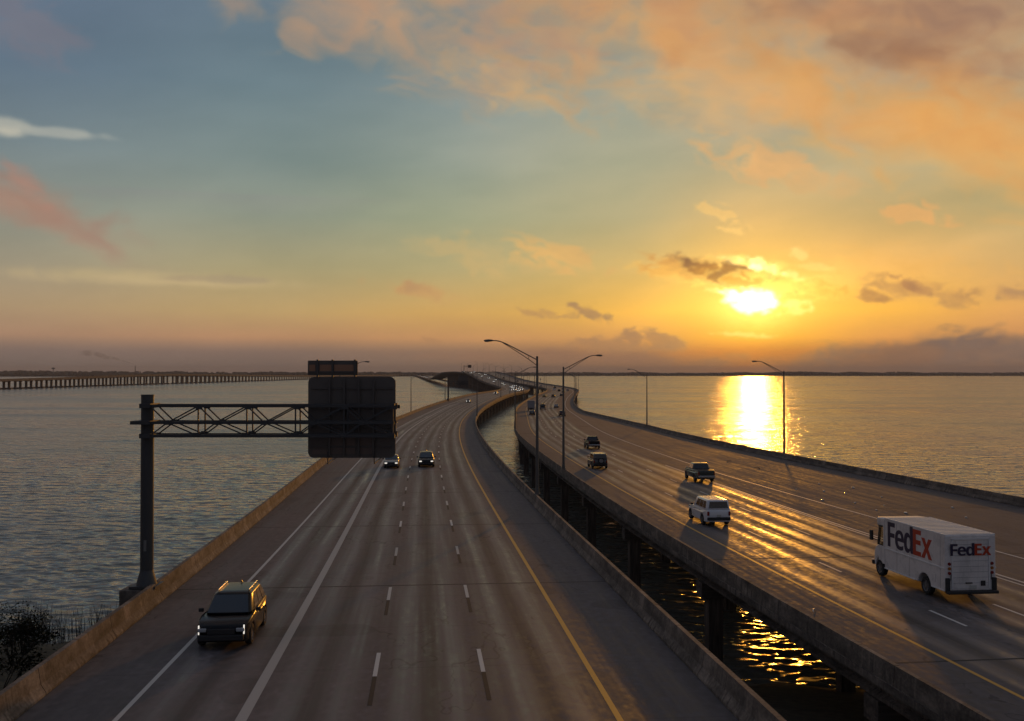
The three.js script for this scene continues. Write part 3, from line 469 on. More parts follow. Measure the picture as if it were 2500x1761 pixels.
// ---------------------------------------------------------------- the near bank under the bridge heads, with scrub
const bankH = (x, d) => { const e = 62 + 7 * (fbm(x * 0.05 + 8, 3, 3) - 0.5) + (x < -18 ? 10 * sstep(-18, -30, x) : 0); return WATER + clamp((e - d) * 0.22, -1.2, 5.4) + 0.5 * (fbm(x * 0.35, d * 0.35, 4) - 0.5); };
{
  const nx = 130, nz = 60, pos = [], uv = [], idx = [], X = (i) => lerp(-150, 170, i / nx), Z = (j) => lerp(-95, 78, j / nz);
  for (let j = 0; j <= nz; j++) for (let i = 0; i <= nx; i++) { const x = X(i), d = -Z(nz - j) ; pos.push(x, bankH(x, d), -d); uv.push(x, d); }
  for (let j = 0; j < nz; j++) for (let i = 0; i < nx; i++) { const a = j * (nx + 1) + i, b = a + 1, c = a + nx + 1, d = c + 1; idx.push(a, b, c, b, d, c); }
  const g = new THREE.BufferGeometry(); g.setAttribute('position', new THREE.Float32BufferAttribute(pos, 3)); g.setAttribute('uv', new THREE.Float32BufferAttribute(uv, 2)); g.setIndex(idx); g.computeVertexNormals();
  const soil = dataTexture(512, 512, (x, y, o) => { const a = pf(x / 16, y / 16, 32, 32, 5, 90), t = 40 + 55 * a; o[0] = t * 1.05; o[1] = t; o[2] = t * 0.8; }, true); soil.repeat.set(1 / 12, 1 / 12);
  structure('shore_bank', g, std({ map: soil, roughness: 1 }));
}
const leafMats = [[0.09, 0.12, 0.045], [0.11, 0.13, 0.05], [0.08, 0.105, 0.045]].map((c) => phys({ color: rgb(...c), roughness: 0.8, transmission: 0.45, thickness: 0, side: THREE.DoubleSide }));
const twigMat = std({ color: rgb(0.05, 0.04, 0.032), roughness: 0.95 });
function leafCloud(n, shape, size) {   // many small bent leaf blades spread through a volume
  const pos = [], nor = [], q = new THREE.Quaternion(), e = new THREE.Euler();
  for (let i = 0; i < n; i++) {
    const c = shape(); q.setFromEuler(e.set(rr(-1.4, 1.4), rnd() * 6.28, rr(-0.6, 0.6))); const s = size * rr(0.6, 1.3);
    const P = [[0, 0, -s], [s * 0.42, s * 0.1, 0], [-s * 0.42, s * 0.1, 0], [0, -s * 0.12, s]].map((p) => V(...p).applyQuaternion(q).add(c)), N = V(0, 1, 0).applyQuaternion(q);
    for (const k of [0, 1, 2, 1, 3, 2]) { pos.push(P[k].x, P[k].y, P[k].z); nor.push(N.x, N.y, N.z); }
  }
  const g = new THREE.BufferGeometry(); g.setAttribute('position', new THREE.Float32BufferAttribute(pos, 3)); g.setAttribute('normal', new THREE.Float32BufferAttribute(nor, 3)); return g;
}
function shrub(x, d, r, h, label, k, group) {
  const t = thing('shrub', label, 'shrub', group); t.position.set(x, bankH(x, d) - 0.1, -d);
  const stems = [], lobes = []; for (let i = 0; i < 9; i++) { const a = rnd() * 6.28, f = Math.sqrt(rnd()) * 0.75, e = V(Math.cos(a) * r * f, h * rr(0.4, 0.82), Math.sin(a) * r * f); lobes.push([e, r * rr(0.28, 0.5), h * rr(0.16, 0.28)]); stems.push(bar(V(e.x * 0.15, 0, e.z * 0.15), e, 0.035, 5, 0.012)); for (let m = 0; m < 3; m++) stems.push(bar(e.clone().multiplyScalar(0.6), e.clone().add(V(rr(-0.5, 0.5) * r, rr(0, 0.3) * h, rr(-0.5, 0.5) * r)), 0.014, 4, 0.005)); }
  part('stems', merge(stems), twigMat, t);
  part('foliage', leafCloud(Math.round(800 * r * h / 5), () => { const [c, a, b] = lobes[Math.floor(rnd() * lobes.length)]; const u = rnd() * 6.28, w = Math.acos(rr(-1, 1)), s = Math.pow(rnd(), 0.45); return V(c.x + Math.sin(w) * Math.cos(u) * a * s, c.y + Math.cos(w) * b * s, c.z + Math.sin(w) * Math.sin(u) * a * s); }, 0.085), leafMats[k], t);
}
shrub(-38.5, 70, 2.8, 3.6, 'dark round leafy shrub at the left edge of the shore', 0);
shrub(-33.5, 57, 2.8, 3.0, 'low dark shrub under the leafy one at the left edge', 2);
shrub(-31, 62, 3.0, 2.6, 'dark shrub on the bank beside the bare reeds', 2);
shrub(-27.5, 54, 2.6, 2.8, 'dark shrub midway along the bank by the left barrier', 0);
shrub(-24.6, 47, 2.2, 2.4, 'dark shrub on the bank close against the left barrier', 2);
shrub(-27, 44, 2.6, 2.8, 'dark shrub low on the bank near the bottom-left corner', 1);
shrub(-22.9, 39, 1.9, 2.0, 'dark shrub behind the left barrier nearest the bottom-left corner', 2);
shrub(-27, 67, 2.4, 1.8, 'flat dark shrub at the water line below the gantry foot', 1);
[[-36, 63, 2.4, 2.0, 'at the far left under the round leafy shrub'], [-34.5, 67, 2.2, 1.7, 'just behind the round leafy shrub'], [-29, 58, 2.3, 1.9, 'in the middle of the bank'], [-30, 50, 2.4, 2.2, 'at the left edge lower down the bank'], [-25.8, 58.5, 2.2, 1.5, 'by the barrier below the reeds'], [-23.8, 52, 1.9, 1.5, 'touching the barrier halfway to the gantry foot'], [-29.5, 46, 2.4, 2.2, 'at the left edge near the bottom corner'], [-21.6, 43, 1.5, 1.3, 'tucked against the outer face of the barrier']].forEach(([x, d, r, h, w], i) => shrub(x, d, r, h, `low dark bush ${w}`, i % 3));
for (let i = 0; i < 9; i++) {   // bare reeds standing in the shallows
  const x = lerp(-36.5, -25, i / 8) + rr(-0.5, 0.5), d = lerp(73, 67, i / 8) + rr(-1.5, 1.5), t = thing('reed_clump', 'clump of bare thin reeds standing at the shore beside the left barrier', 'reeds', 'bare reeds at the left shore');
  t.position.set(x, Math.max(WATER - 0.1, bankH(x, d)), -d);
  const st = []; for (let k = 0; k < 46; k++) { const a = rnd() * 6.28, r = Math.sqrt(rnd()) * 1.1, b = V(Math.cos(a) * r, -0.2, Math.sin(a) * r), h = rr(1.3, 3.1), m = b.clone().add(V(rr(-0.25, 0.25), h * 0.6, rr(-0.25, 0.25))), e = m.clone().add(V(rr(-0.3, 0.3), h * 0.4, rr(-0.3, 0.3))); st.push(bar(b, m, 0.012, 4, 0.009), bar(m, e, 0.009, 4, 0.004)); if (rnd() < 0.5) st.push(bar(m, m.clone().add(V(rr(-0.4, 0.4), rr(0.1, 0.5), rr(-0.4, 0.4))), 0.007, 4, 0.003)); }
  part('stalks', merge(st), twigMat, t);
}

// ---------------------------------------------------------------- street lamps
const lampMetal = std({ color: rgb(0.14, 0.135, 0.13), roughness: 0.5, metalness: 0.65 });
const lampGlass = std({ color: rgb(0.3, 0.3, 0.28), roughness: 0.3 });
function lampProto() {
  const t = new THREE.Group(), H = 11.5;
  part('base_plate', merge([box(0.5, 0.06, 0.5, 0, 0.03, 0), new THREE.CylinderGeometry(0.17, 0.2, 0.5, 12).translate(0, 0.28, 0)]), lampMetal, t);
  part('pole', new THREE.CylinderGeometry(0.085, 0.155, H, 14).translate(0, H / 2 + 0.05, 0), lampMetal, t);
  part('pole_cap', new THREE.SphereGeometry(0.1, 10, 6).translate(0, H + 0.05, 0), lampMetal, t);
  const arm = (pts, r) => new THREE.TubeGeometry(new THREE.CatmullRomCurve3(pts.map((p) => V(...p))), 14, r, 7);
  part('upper_arm', arm([[0.06, H - 0.15, 0], [1.0, H + 0.33, 0], [2.2, H + 0.95, 0], [2.95, H + 1.3, 0], [3.4, H + 1.42, 0], [3.8, H + 1.43, 0]], 0.045), lampMetal, t);
  part('lower_arm', arm([[0.06, H - 0.62, 0], [1.0, H + 0.05, 0], [2.2, H + 0.82, 0], [2.9, H + 1.24, 0]], 0.032), lampMetal, t);
  part('arm_strut', bar(V(0.72, H - 0.13, 0), V(0.72, H + 0.2, 0), 0.022, 6), lampMetal, t);
  const hd = part('lamp_head', new THREE.SphereGeometry(0.5, 14, 8).scale(0.86, 0.2, 0.36).translate(4.1, H + 1.44, 0), lampMetal, t);
  part('lens', new THREE.SphereGeometry(0.3, 12, 6).scale(0.8, 0.22, 0.6).translate(4.25, H + 1.37, 0), lampGlass, hd);
  return t;
}
const lamp0 = lampProto(); let lampMade = 0;
function lamp(course, s, off, h, dir, label, group) {   // dir: +1 arm reaches to the right of the course, -1 to the left
  const t = lampMade++ ? lamp0.clone() : lamp0; t.name = numbered('street_lamp'); scene.add(t); tag(t, label, 'street lamp', group);
  const a = course.at(s); t.position.copy(course.point(s, off, h)); t.rotation.set(0, Math.atan2(-a.tx, -a.tz) + (dir > 0 ? 0 : Math.PI), 0);
}
lamp(LEFT, 72, 3.9, 0.86, -1, 'tall near lamp post on the median barrier with its arm reaching left');
lamp(RIGHT, 120, -3.68, 0.72, 1, 'tall lamp post on the median barrier with its arm reaching right');
lamp(RIGHT, 141, 29.6, 0.5, -1, 'lamp post on the right barrier beside the sun glitter');
lamp(RIGHT, 234, 27, 0.5, -1, 'second lamp post along the right barrier, left of the sun glitter');
lamp(LEFT, 141, -18.75, 0.5, 1, 'lamp post on the left barrier hidden by the big sign except its arm');
lamp(LEFT, 314, -18.8, 0.5, 1, 'lamp post on the left barrier just right of the big sign');
lamp(LEFT, 432, -18.8, 0.5, 1, 'lamp post on the left barrier beside the far gantry pole');
lamp(LEFT, 276, 3.9, 0.86, -1, 'lamp post on the median barrier where the left road bends right');
lamp(RIGHT, 214, -3.68, 0.72, 1, 'lamp post on the gap-side barrier of the right road, second from the viewer');
const farLamp = ['small lamp post on a barrier along the distant stretch of the bridge', 'lamp posts along the distant bridge'];
for (const s of [474, 548, 640, 720, 800, 880, 960, 1040, 1120, 1180, 1240]) lamp(LEFT, s, 3.9, 0.86, -1, ...farLamp);
for (const s of [452, 560, 660, 760, 860, 950, 1030, 1110, 1180, 1235]) lamp(RIGHT, s, -3.68, 0.72, 1, ...farLamp);
for (const s of [560, 690, 820, 950, 1060, 1150, 1220]) lamp(LEFT, s, -18.8, 0.5, 1, ...farLamp);
for (const s of [406, 495, 600, 720, 850, 960, 1060, 1150, 1230]) lamp(RIGHT, s, 19.3, 0.5, -1, ...farLamp);

// ---------------------------------------------------------------- overhead signs on cantilever gantries, seen from behind
const gantryMat = std({ color: rgb(0.07, 0.072, 0.076), roughness: 0.55, metalness: 0.35 });
const signBack = std({ color: rgb(0.13, 0.112, 0.1), roughness: 0.7, metalness: 0.1 });
const stiffMat = std({ color: rgb(0.11, 0.1, 0.095), roughness: 0.5, metalness: 0.5 });
const backPlate = std({ color: rgb(0.17, 0.125, 0.105), roughness: 0.7 });
const tabPanel = std({ color: rgb(0.38, 0.19, 0.11), roughness: 0.6 });
function roundedPanel(w, h, r, t) { const s = new THREE.Shape(), a = w / 2, b = h / 2; s.moveTo(-a + r, -b); s.lineTo(a - r, -b); s.absarc(a - r, -b + r, r, -Math.PI / 2, 0); s.lineTo(a, b - r); s.absarc(a - r, b - r, r, 0, Math.PI / 2); s.lineTo(-a + r, b); s.absarc(-a + r, b - r, r, Math.PI / 2, Math.PI); s.lineTo(-a, -b + r); s.absarc(-a + r, -b + r, r, Math.PI, Math.PI * 1.5); return new THREE.ExtrudeGeometry(s, { depth: t, bevelEnabled: false, curveSegments: 8 }); }
// local frame: pole at the origin, arm towards +x, the sign faces -z, y counted from the road
function gantry(label, o) {
  const t = thing('sign_gantry', label, 'road sign', undefined), { top, chords, reach, sx0, sx1, sy0, sy1, pr } = o;
  part('pole', new THREE.CylinderGeometry(pr, pr * 1.03, top, 20).translate(0, top / 2, 0), gantryMat, t);
  part('pole_cap', new THREE.CylinderGeometry(pr * 1.04, pr * 1.04, 0.05, 20).translate(0, top + 0.02, 0), gantryMat, t);
  part('pole_foot', merge([new THREE.CylinderGeometry(pr, pr * 1.75, 0.75, 8).translate(0, 1.15, 0), box(pr * 4.2, 0.12, pr * 4.2, 0, 0.75, 0)]), gantryMat, t);
  part('pedestal', rbox(1.35, 2.0, 1.4, 0.05, -0.32, -0.34, 0), concrete, t);
  part('hand_hole_cover', box(0.12, 0.5, 0.02, 0.02, 2.6, pr * 1.01), std({ color: rgb(0.25, 0.25, 0.25), roughness: 0.5, metalness: 0.5 }), t);
  const P = o.panel, n = Math.round(reach / P);
  for (const z of [-0.5, 0.5]) {
    chords.forEach((y, i) => part('truss_chord', beam(V(pr * 0.6, y, z), V(reach, y, z), i === 1 ? 0.11 : 0.13, 0.13), gantryMat, t));
    for (let k = 0; k < n; k++) {
      const x0 = pr + k * P, x1 = x0 + P, xm = x0 + P * 0.36, [c0, c1, c2] = chords;
      for (const [a, b] of [[[x0, c0], [xm, c1]], [[xm, c1], [x1, c2]], [[x0, c2], [xm, c1]], [[xm, c1], [x1, c0]]]) part('truss_brace', beam(V(a[0], a[1], z * 0.98), V(b[0], b[1], z * 0.98), 0.055, 0.055), gantryMat, t);
      part('truss_post', beam(V(x1, c2, z), V(x1, c0, z), 0.06, 0.06), gantryMat, t);
      for (const gg of [box(0.3, 0.17, 0.02, x1 + 0.06, c0 - 0.07, z * 1.14), box(0.3, 0.17, 0.02, x1 - 0.06, c2 + 0.07, z * 1.14), box(0.26, 0.2, 0.02, xm, c1, z * 1.14)]) part('gusset', gg, gantryMat, t);
    }
  }
  for (let k = 0; k <= n; k++) for (const y of [chords[0], chords[2]]) part('cross_strut', beam(V(pr + k * P, y, -0.5), V(pr + k * P, y, 0.5), 0.05, 0.05), gantryMat, t);
  for (const y of [chords[0], chords[2]]) for (const z of [-0.5, 0.5]) part('chord_end', box(0.06, 0.2, 0.2, reach, y, z), gantryMat, t);
  part('pole_collar', merge([box(0.9, 0.16, 1.3, -0.1, chords[1], 0), box(0.5, 0.2, 1.25, 0.1, chords[0], 0), box(0.5, 0.2, 1.25, 0.1, chords[2], 0)]), gantryMat, t);
  const cx = (sx0 + sx1) / 2, cy = (sy0 + sy1) / 2, W = sx1 - sx0, H = sy1 - sy0;
  const pan = part('sign_panel', roundedPanel(W, H, o.corner ?? 0.28, 0.05).translate(cx, cy, -0.78), signBack, t);
  for (let k = 0; k < 4; k++) { const y = sy0 + H * (0.14 + 0.24 * k); part('stiffener', box(W - 0.3, 0.09, 0.06, cx, y, -0.7), stiffMat, pan); }
  for (const [u0, u1, v0, v1] of [[0.25, 0.54, 0.05, 0.26], [0.57, 0.74, 0.05, 0.26], [0.05, 0.24, 0.05, 0.1]]) part('back_plate', box((u1 - u0) * W, (v1 - v0) * H, 0.012, lerp(sx0, sx1, (u0 + u1) / 2), lerp(sy0, sy1, (v0 + v1) / 2), -0.722), backPlate, pan);
  const nb = 4; for (let k = 0; k < nb; k++) { const x = sx0 + W * (0.25 + 0.5 * k / (nb - 1)); part('hanger', box(0.09, H - 0.25, 0.1, x, cy, -0.62), stiffMat, pan); }
  if (o.tab) {
    const [a, b, c, d] = o.tab, tb = part('exit_tab', roundedPanel(b - a, d - c, 0.06, 0.05).translate((a + b) / 2, (c + d) / 2, -0.78), signBack, t);
    for (const [u, v] of [[0.03, 0.15], [0.24, 0.48], [0.53, 0.92]]) part('tab_back_panel', box((v - u) * (b - a), (d - c) * 0.5, 0.012, lerp(a, b, (u + v) / 2), lerp(c, d, 0.47), -0.72), tabPanel, tb);
    for (const u of [0.2, 0.5, 0.95]) part('tab_hanger', box(0.09, d - c + 0.16, 0.07, lerp(a, b, u), lerp(c, d, 0.45), -0.68), stiffMat, tb);
    part('tab_rail', box(b - a - 0.08, 0.07, 0.04, (a + b) / 2, c + 0.16, -0.7), stiffMat, tb);
  }
  for (const u of o.lights ?? []) {
    const x = lerp(sx0, sx1, u), la = part('sign_light_arm', merge([beam(V(x, sy0 + 0.3, -0.66), V(x, sy0 - 0.28, -0.66), 0.05, 0.05), beam(V(x, sy0 - 0.26, -0.66), V(x + 0.12, sy0 - 0.1, -2.2), 0.05, 0.05)]), gantryMat, t);
    part('sign_light', rbox(0.34, 0.13, 0.28, 0.03, x + 0.12, sy0 - 0.06, -2.3), lampMetal, la);
  }
  return t;
}
{
  const g = gantry('near overhead sign gantry seen from behind, thick pole and truss arm left of the road', { top: 9.42, chords: [8.96, 8.2, 7.6], reach: 11.35, panel: 2.2, sx0: 7.2, sx1: 11.27, sy0: 6.5, sy1: 10.27, pr: 0.285, tab: [7.18, 9.5, 10.34, 11.03], lights: [0.23, 0.76] });
  const a = LEFT.at(36), p = LEFT.point(36, -18.3, 0); g.position.copy(p);
  const g2 = gantry('far overhead sign gantry seen from behind, beyond the big one on the left barrier', { top: 9.6, chords: [9.0, 8.2, 7.5], reach: 9.6, panel: 2.2, sx0: 4.6, sx1: 9.3, sy0: 5.9, sy1: 11.7, pr: 0.36, corner: 0.15, lights: [0.25, 0.75] });
  g2.position.copy(LEFT.point(440, -18.3, 0)); g2.rotation.y = -0.06;
  const g3 = gantry('tiny sign gantry on the crest of the bridge hump', { top: 9.4, chords: [9.0, 8.2, 7.5], reach: 9.2, panel: 2.2, sx0: 4.8, sx1: 8.9, sy0: 6.4, sy1: 10, pr: 0.36, corner: 0.15 });
  g3.position.copy(LEFT.point(1195, -18.3, 0));
}
console.log('furniture done');
// ---------------------------------------------------------------- vehicles (local frame: front towards -z, y from the road)
const paint = (r, g, b, rough = 0.32, metal = 0.35) => phys({ color: rgb(r, g, b), roughness: rough, metalness: metal, clearcoat: 0.8, clearcoatRoughness: 0.12 });
const glassDark = phys({ color: rgb(0.012, 0.013, 0.015), roughness: 0.06, metalness: 0, clearcoat: 1, clearcoatRoughness: 0.04 });
const rubber = std({ color: rgb(0.018, 0.018, 0.018), roughness: 0.9 });
const rimMat = std({ color: rgb(0.28, 0.28, 0.29), roughness: 0.35, metalness: 0.85 });
const trim = std({ color: rgb(0.022, 0.022, 0.024), roughness: 0.65 });
const chrome = std({ color: rgb(0.55, 0.55, 0.55), roughness: 0.2, metalness: 1 });
const tailRed = std({ color: rgb(0.22, 0.012, 0.01), roughness: 0.25 });
const lensClear = std({ color: rgb(0.4, 0.42, 0.44), roughness: 0.2 });
const lampOn = std({ color: rgb(0.6, 0.6, 0.6), emissive: rgb(1, 0.93, 0.82), emissiveIntensity: 0.8 });
const lampOnFar = std({ color: rgb(0.6, 0.6, 0.6), emissive: rgb(1, 0.95, 0.86), emissiveIntensity: 2.6 });
const plateMat = std({ color: rgb(0.5, 0.5, 0.46), roughness: 0.5 });
function sideExtrude(pts, wheels, clr, W, bevel) {   // a car's lower body: side outline with wheel arches, drawn across its width
  const s = new THREE.Shape(); pts.forEach(([z, y], i) => (i ? s.lineTo(z, y) : s.moveTo(z, y)));
  for (const [zc, yc, R] of wheels) { const dx = Math.sqrt(R * R - (clr - yc) ** 2), a = Math.atan2(clr - yc, dx); s.lineTo(zc + dx, clr); s.absarc(zc, yc, R, a, Math.PI - a, false); }
  const g = new THREE.ExtrudeGeometry(s, { depth: W - 2 * bevel, bevelEnabled: true, bevelThickness: bevel, bevelSize: bevel * 0.8, bevelOffset: -bevel * 0.8, bevelSegments: 3, curveSegments: 9 });
  return g.applyMatrix4(new THREE.Matrix4().set(0, 0, -1, (W - 2 * bevel) / 2, 0, 1, 0, 0, 1, 0, 0, 0, 0, 0, 0, 1));
}
function bend(g, f) { const p = g.attributes.position; for (let i = 0; i < p.count; i++) { const r = f(p.getX(i), p.getY(i), p.getZ(i)); p.setXYZ(i, ...r); } g.deleteAttribute('normal'); g.computeVertexNormals(); return toCreasedNormals(g, 0.7); }
// frustum cabin: base rectangle (zf0..zr0, half-width wb, y0) to roof rectangle (zf1..zr1, wr, y1)
function cabinPoint(c, u, v, w) { const y = lerp(c.y0, c.y1, v), zf = lerp(c.zf0, c.zf1, v), zr = lerp(c.zr0, c.zr1, v), hw = lerp(c.wb, c.wr, v); return V(lerp(-hw, hw, u), y, lerp(zf, zr, w)); }
const cabinGeo = (c, r = 0.09) => bend(plain(new RoundedBoxGeometry(1, 1, 1, 3, r)), (x, y, z) => { const p = cabinPoint(c, x + 0.5, y + 0.5, z + 0.5); return [p.x, p.y + (y > 0.4 ? 0.03 * (1 - 4 * x * x) : 0), p.z]; });
function pane(c, face, u0, u1, v0, v1, lift = 0.012) {   // a window pane on one face of the cabin
  const P = (u, v) => face === 'left' ? cabinPoint(c, 0, v, u) : face === 'right' ? cabinPoint(c, 1, v, u) : face === 'front' ? cabinPoint(c, u, v, 0) : cabinPoint(c, u, v, 1);
  const a = P(u0, v0), b = P(u1, v0), d = P(u1, v1), e = P(u0, v1), n = V(0, 0, 0).crossVectors(b.clone().sub(a), e.clone().sub(a)).normalize(), mid = V(0, (c.y0 + c.y1) / 2, (c.zf0 + c.zr0) / 2);
  if (n.dot(a.clone().sub(mid)) < 0) n.negate();
  const q = [a, b, d, e], o = q.map((p) => p.clone().addScaledVector(n, lift)), inn = q.map((p) => p.clone().addScaledVector(n, -0.02)), pos = [], tri = (x, y, z) => pos.push(...x.toArray(), ...y.toArray(), ...z.toArray());
  tri(o[0], o[1], o[2]); tri(o[0], o[2], o[3]); for (let i = 0; i < 4; i++) { const j = (i + 1) % 4; tri(o[i], inn[i], inn[j]); tri(o[i], inn[j], o[j]); }
  const g = new THREE.BufferGeometry(); g.setAttribute('position', new THREE.Float32BufferAttribute(pos, 3)); g.setAttribute('uv', new THREE.Float32BufferAttribute(new Float32Array(pos.length / 3 * 2), 2)); g.computeVertexNormals(); return g;
}
const wheelGeos = {};
function wheel(parent, x, y, z, R, w) {
  const k = R + '_' + w, g = (wheelGeos[k] ??= (() => {
    const lathe = (pts) => new THREE.LatheGeometry(pts.map((p) => new THREE.Vector2(...p)), 22).rotateZ(Math.PI / 2);
    const spokes = []; for (let i = 0; i < 5; i++) spokes.push(box(0.02, R * 0.5, R * 0.16, 0, R * 0.32, 0).rotateX(i * Math.PI * 0.4));
    return { tyre: lathe([[R * 0.62, -w / 2], [R * 0.9, -w / 2], [R * 0.98, -w * 0.38], [R, -w * 0.2], [R, w * 0.2], [R * 0.98, w * 0.38], [R * 0.9, w / 2], [R * 0.62, w / 2]]), rim: merge([lathe([[0, -w * 0.3], [R * 0.63, -w * 0.3], [R * 0.63, -w * 0.42], [R * 0.66, -w * 0.46], [R * 0.66, w * 0.46], [R * 0.63, w * 0.42], [R * 0.63, w * 0.3], [0, w * 0.3]]), ...[-1, 1].flatMap((sd) => spokes.map((q) => q.clone().translate(sd * w * 0.36, 0, 0))), new THREE.CylinderGeometry(R * 0.14, R * 0.14, w * 0.84, 10).rotateZ(Math.PI / 2)]) };
  })());
  const t = part('wheel', g.tyre, rubber, parent); t.position.set(x, y, z); part('rim', g.rim, rimMat, t);
}
function makeCar(o) {
  const t = new THREE.Group(), { L, W, belt, clr, R } = o, h = L / 2, f = -h + o.fo, r = h - o.ro, body = o.paint, A = R + 0.06;
  const g = sideExtrude([[-h + 0.12, clr + 0.02], [-h + 0.02, clr + 0.2], [-h, o.nose - 0.12], [-h + 0.1, o.nose], [lerp(-h, o.zf0, 0.5), lerp(o.nose, belt, 0.72)], [o.zf0, belt], [o.zr0, belt], ...(o.tail ? [[h - 0.15, o.tail]] : [[h - 0.06, belt - 0.02]]), [h, (o.tail ?? belt) - 0.14], [h, clr + 0.28], [h - 0.12, clr]], [[r, R, A], [f, R, A]], clr, W, 0.07);
  part('body', bend(g, (x, y, z) => { const e = Math.max(0, (Math.abs(z) - (h - 0.9)) / 0.9), k = 1 - (z < 0 ? 0.2 : 0.13) * e * e - 0.035 * Math.max(0, (y - 0.75) / 0.5) ** 2; return [x * k, y - (z < o.zf0 ? 0.05 * (x / W * 2) ** 2 * (y > o.nose - 0.2 ? 1 : 0) : 0), z * (1 - 0.012 * (x / W * 2) ** 2)]; }), body, t);
  const c = { y0: belt - 0.06, y1: o.H, zf0: o.zf0, zf1: o.zf1, zr0: o.zr0, zr1: o.zr1, wb: W / 2 - 0.06, wr: W / 2 - (o.tumble ?? 0.24) };
  part('cabin', cabinGeo(c, o.round ?? 0.1), body, t);
  part('windscreen', pane(c, 'front', 0.07, 0.93, 0.14, 0.88), glassDark, t);
  part('rear_window', pane(c, 'rear', 0.1, 0.9, o.rw ?? 0.2, 0.86), glassDark, t);
  for (const s of ['left', 'right']) for (const [a, b] of o.side) part('side_window', pane(c, s, a, b, 0.2, 0.86), glassDark, t);
  part('underbody', box(W - 0.3, 0.2, L - 0.8, 0, clr + 0.06, 0), trim, t);
  for (const [x, z] of [[-1, f], [1, f], [-1, r], [1, r]]) wheel(t, x * (W / 2 - 0.12), R, z, R, 0.24);
  part('grille', rbox(W * 0.5, 0.2, 0.06, 0.02, 0, o.nose - 0.24, -h - 0.005), trim, t);
  part('front_bumper', rbox(W - 0.34, 0.22, 0.14, 0.05, 0, clr + 0.2, -h + 0.0), trim, t);
  part('rear_bumper', rbox(W - 0.24, 0.22, 0.16, 0.05, 0, clr + 0.24, h - 0.02), o.bumper ?? trim, t);
  part('licence_plate', box(0.31, 0.16, 0.02, 0, clr + 0.46, h + 0.012), plateMat, t);
  for (const s of [-1, 1]) {
    part('headlight', rbox(0.3, 0.13, 0.1, 0.03, s * (W / 2 - 0.3), o.nose - 0.18, -h + 0.035), o.lights ?? lensClear, t);
    part('tail_light', rbox(0.16, o.tl ?? 0.3, 0.1, 0.03, s * (W / 2 - 0.2), (o.tail ?? belt) - 0.2 - (o.tl ?? 0.3) * 0.2, h - 0.04), tailRed, t);
    part('wing_mirror', rbox(0.2, 0.15, 0.11, 0.04, s * (W / 2 + 0.09), belt + 0.08, lerp(o.zf0, o.zf1, 0.5)), o.mirror ?? trim, t);
    if (o.rails) part('roof_rail', rbox(0.045, 0.05, (o.zr1 - o.zf1) * 0.86, 0.015, s * (c.wr - 0.1), o.H + 0.045, (o.zf1 + o.zr1) / 2), chrome, t);
    for (const dz of o.doors ?? []) part('door_handle', box(0.03, 0.035, 0.16, s * (W / 2 - 0.01), belt - 0.16, dz), chrome, t);
  }
  if (o.drl) for (const s of [-1, 1]) part('daytime_light', rbox(0.045, 0.34, 0.06, 0.015, s * (W / 2 - 0.17), clr + 0.48, -h + 0.075), o.drl, t);
  if (o.ribs) for (let i = 0; i < o.ribs; i++) part('roof_rib', rbox(0.06, 0.022, (o.zr1 - o.zf1) * 0.8, 0.008, lerp(-0.42, 0.42, i / (o.ribs - 1)), o.H + 0.028, (o.zf1 + o.zr1) / 2), body, t);
  if (o.bed) { part('bed_cover', rbox(W - 0.3, 0.05, h - o.zr0 - 0.35, 0.015, 0, belt + 0.005, (o.zr0 + h) / 2 + 0.02), trim, t); for (const s of [-1, 1]) part('bed_rail', rbox(0.11, 0.05, h - o.zr0 - 0.3, 0.02, s * (W / 2 - 0.12), belt + 0.02, (o.zr0 + h) / 2), body, t); part('tailgate', rbox(W - 0.5, 0.48, 0.05, 0.02, 0, belt - 0.32, h + 0.01), body, t); part('exhaust', new THREE.CylinderGeometry(0.05, 0.05, 0.3, 10).rotateX(Math.PI / 2).translate(-0.55, clr + 0.02, h - 0.1), chrome, t); }
  if (o.spare) { const sp = part('spare_wheel', new THREE.CylinderGeometry(0.36, 0.36, 0.22, 22).rotateX(Math.PI / 2).translate(0.05, 1.02, h + 0.1), rubber, t); part('spare_cover', new THREE.CylinderGeometry(0.24, 0.26, 0.03, 20).rotateX(Math.PI / 2).translate(0.05, 1.02, h + 0.22), rimMat, sp); }
  part('antenna', new THREE.ConeGeometry(0.045, 0.1, 8).scale(1, 1, 2.4).translate(0, o.H + 0.08, o.zr1 - 0.25), body, t);
  return t;
}
const SUV = { L: 4.95, W: 1.98, H: 1.72, belt: 1.08, nose: 0.93, clr: 0.27, R: 0.39, fo: 0.95, ro: 1.05, zf0: -1.35, zf1: -0.3, zr0: 2.32, zr1: 1.88, tumble: 0.3, round: 0.15, side: [[0.2, 0.44], [0.47, 0.7], [0.73, 0.92]], rails: true, doors: [-0.2, 0.85], rw: 0.24 };
const SEDAN = { L: 4.75, W: 1.84, H: 1.45, belt: 0.96, nose: 0.82, clr: 0.2, R: 0.335, fo: 0.9, ro: 1.0, zf0: -1.05, zf1: -0.2, zr0: 1.7, zr1: 1.0, tail: 1.0, side: [[0.18, 0.5], [0.54, 0.84]], doors: [-0.1, 0.8], tl: 0.16 };
const PICKUP = { L: 5.75, W: 2.02, H: 1.9, belt: 1.26, nose: 1.16, clr: 0.42, R: 0.42, fo: 0.95, ro: 1.25, zf0: -1.35, zf1: -0.65, zr0: 0.85, zr1: 0.68, side: [[0.14, 0.5], [0.54, 0.86]], doors: [-0.3, 0.55], bed: true, bumper: chrome, tl: 0.42 };
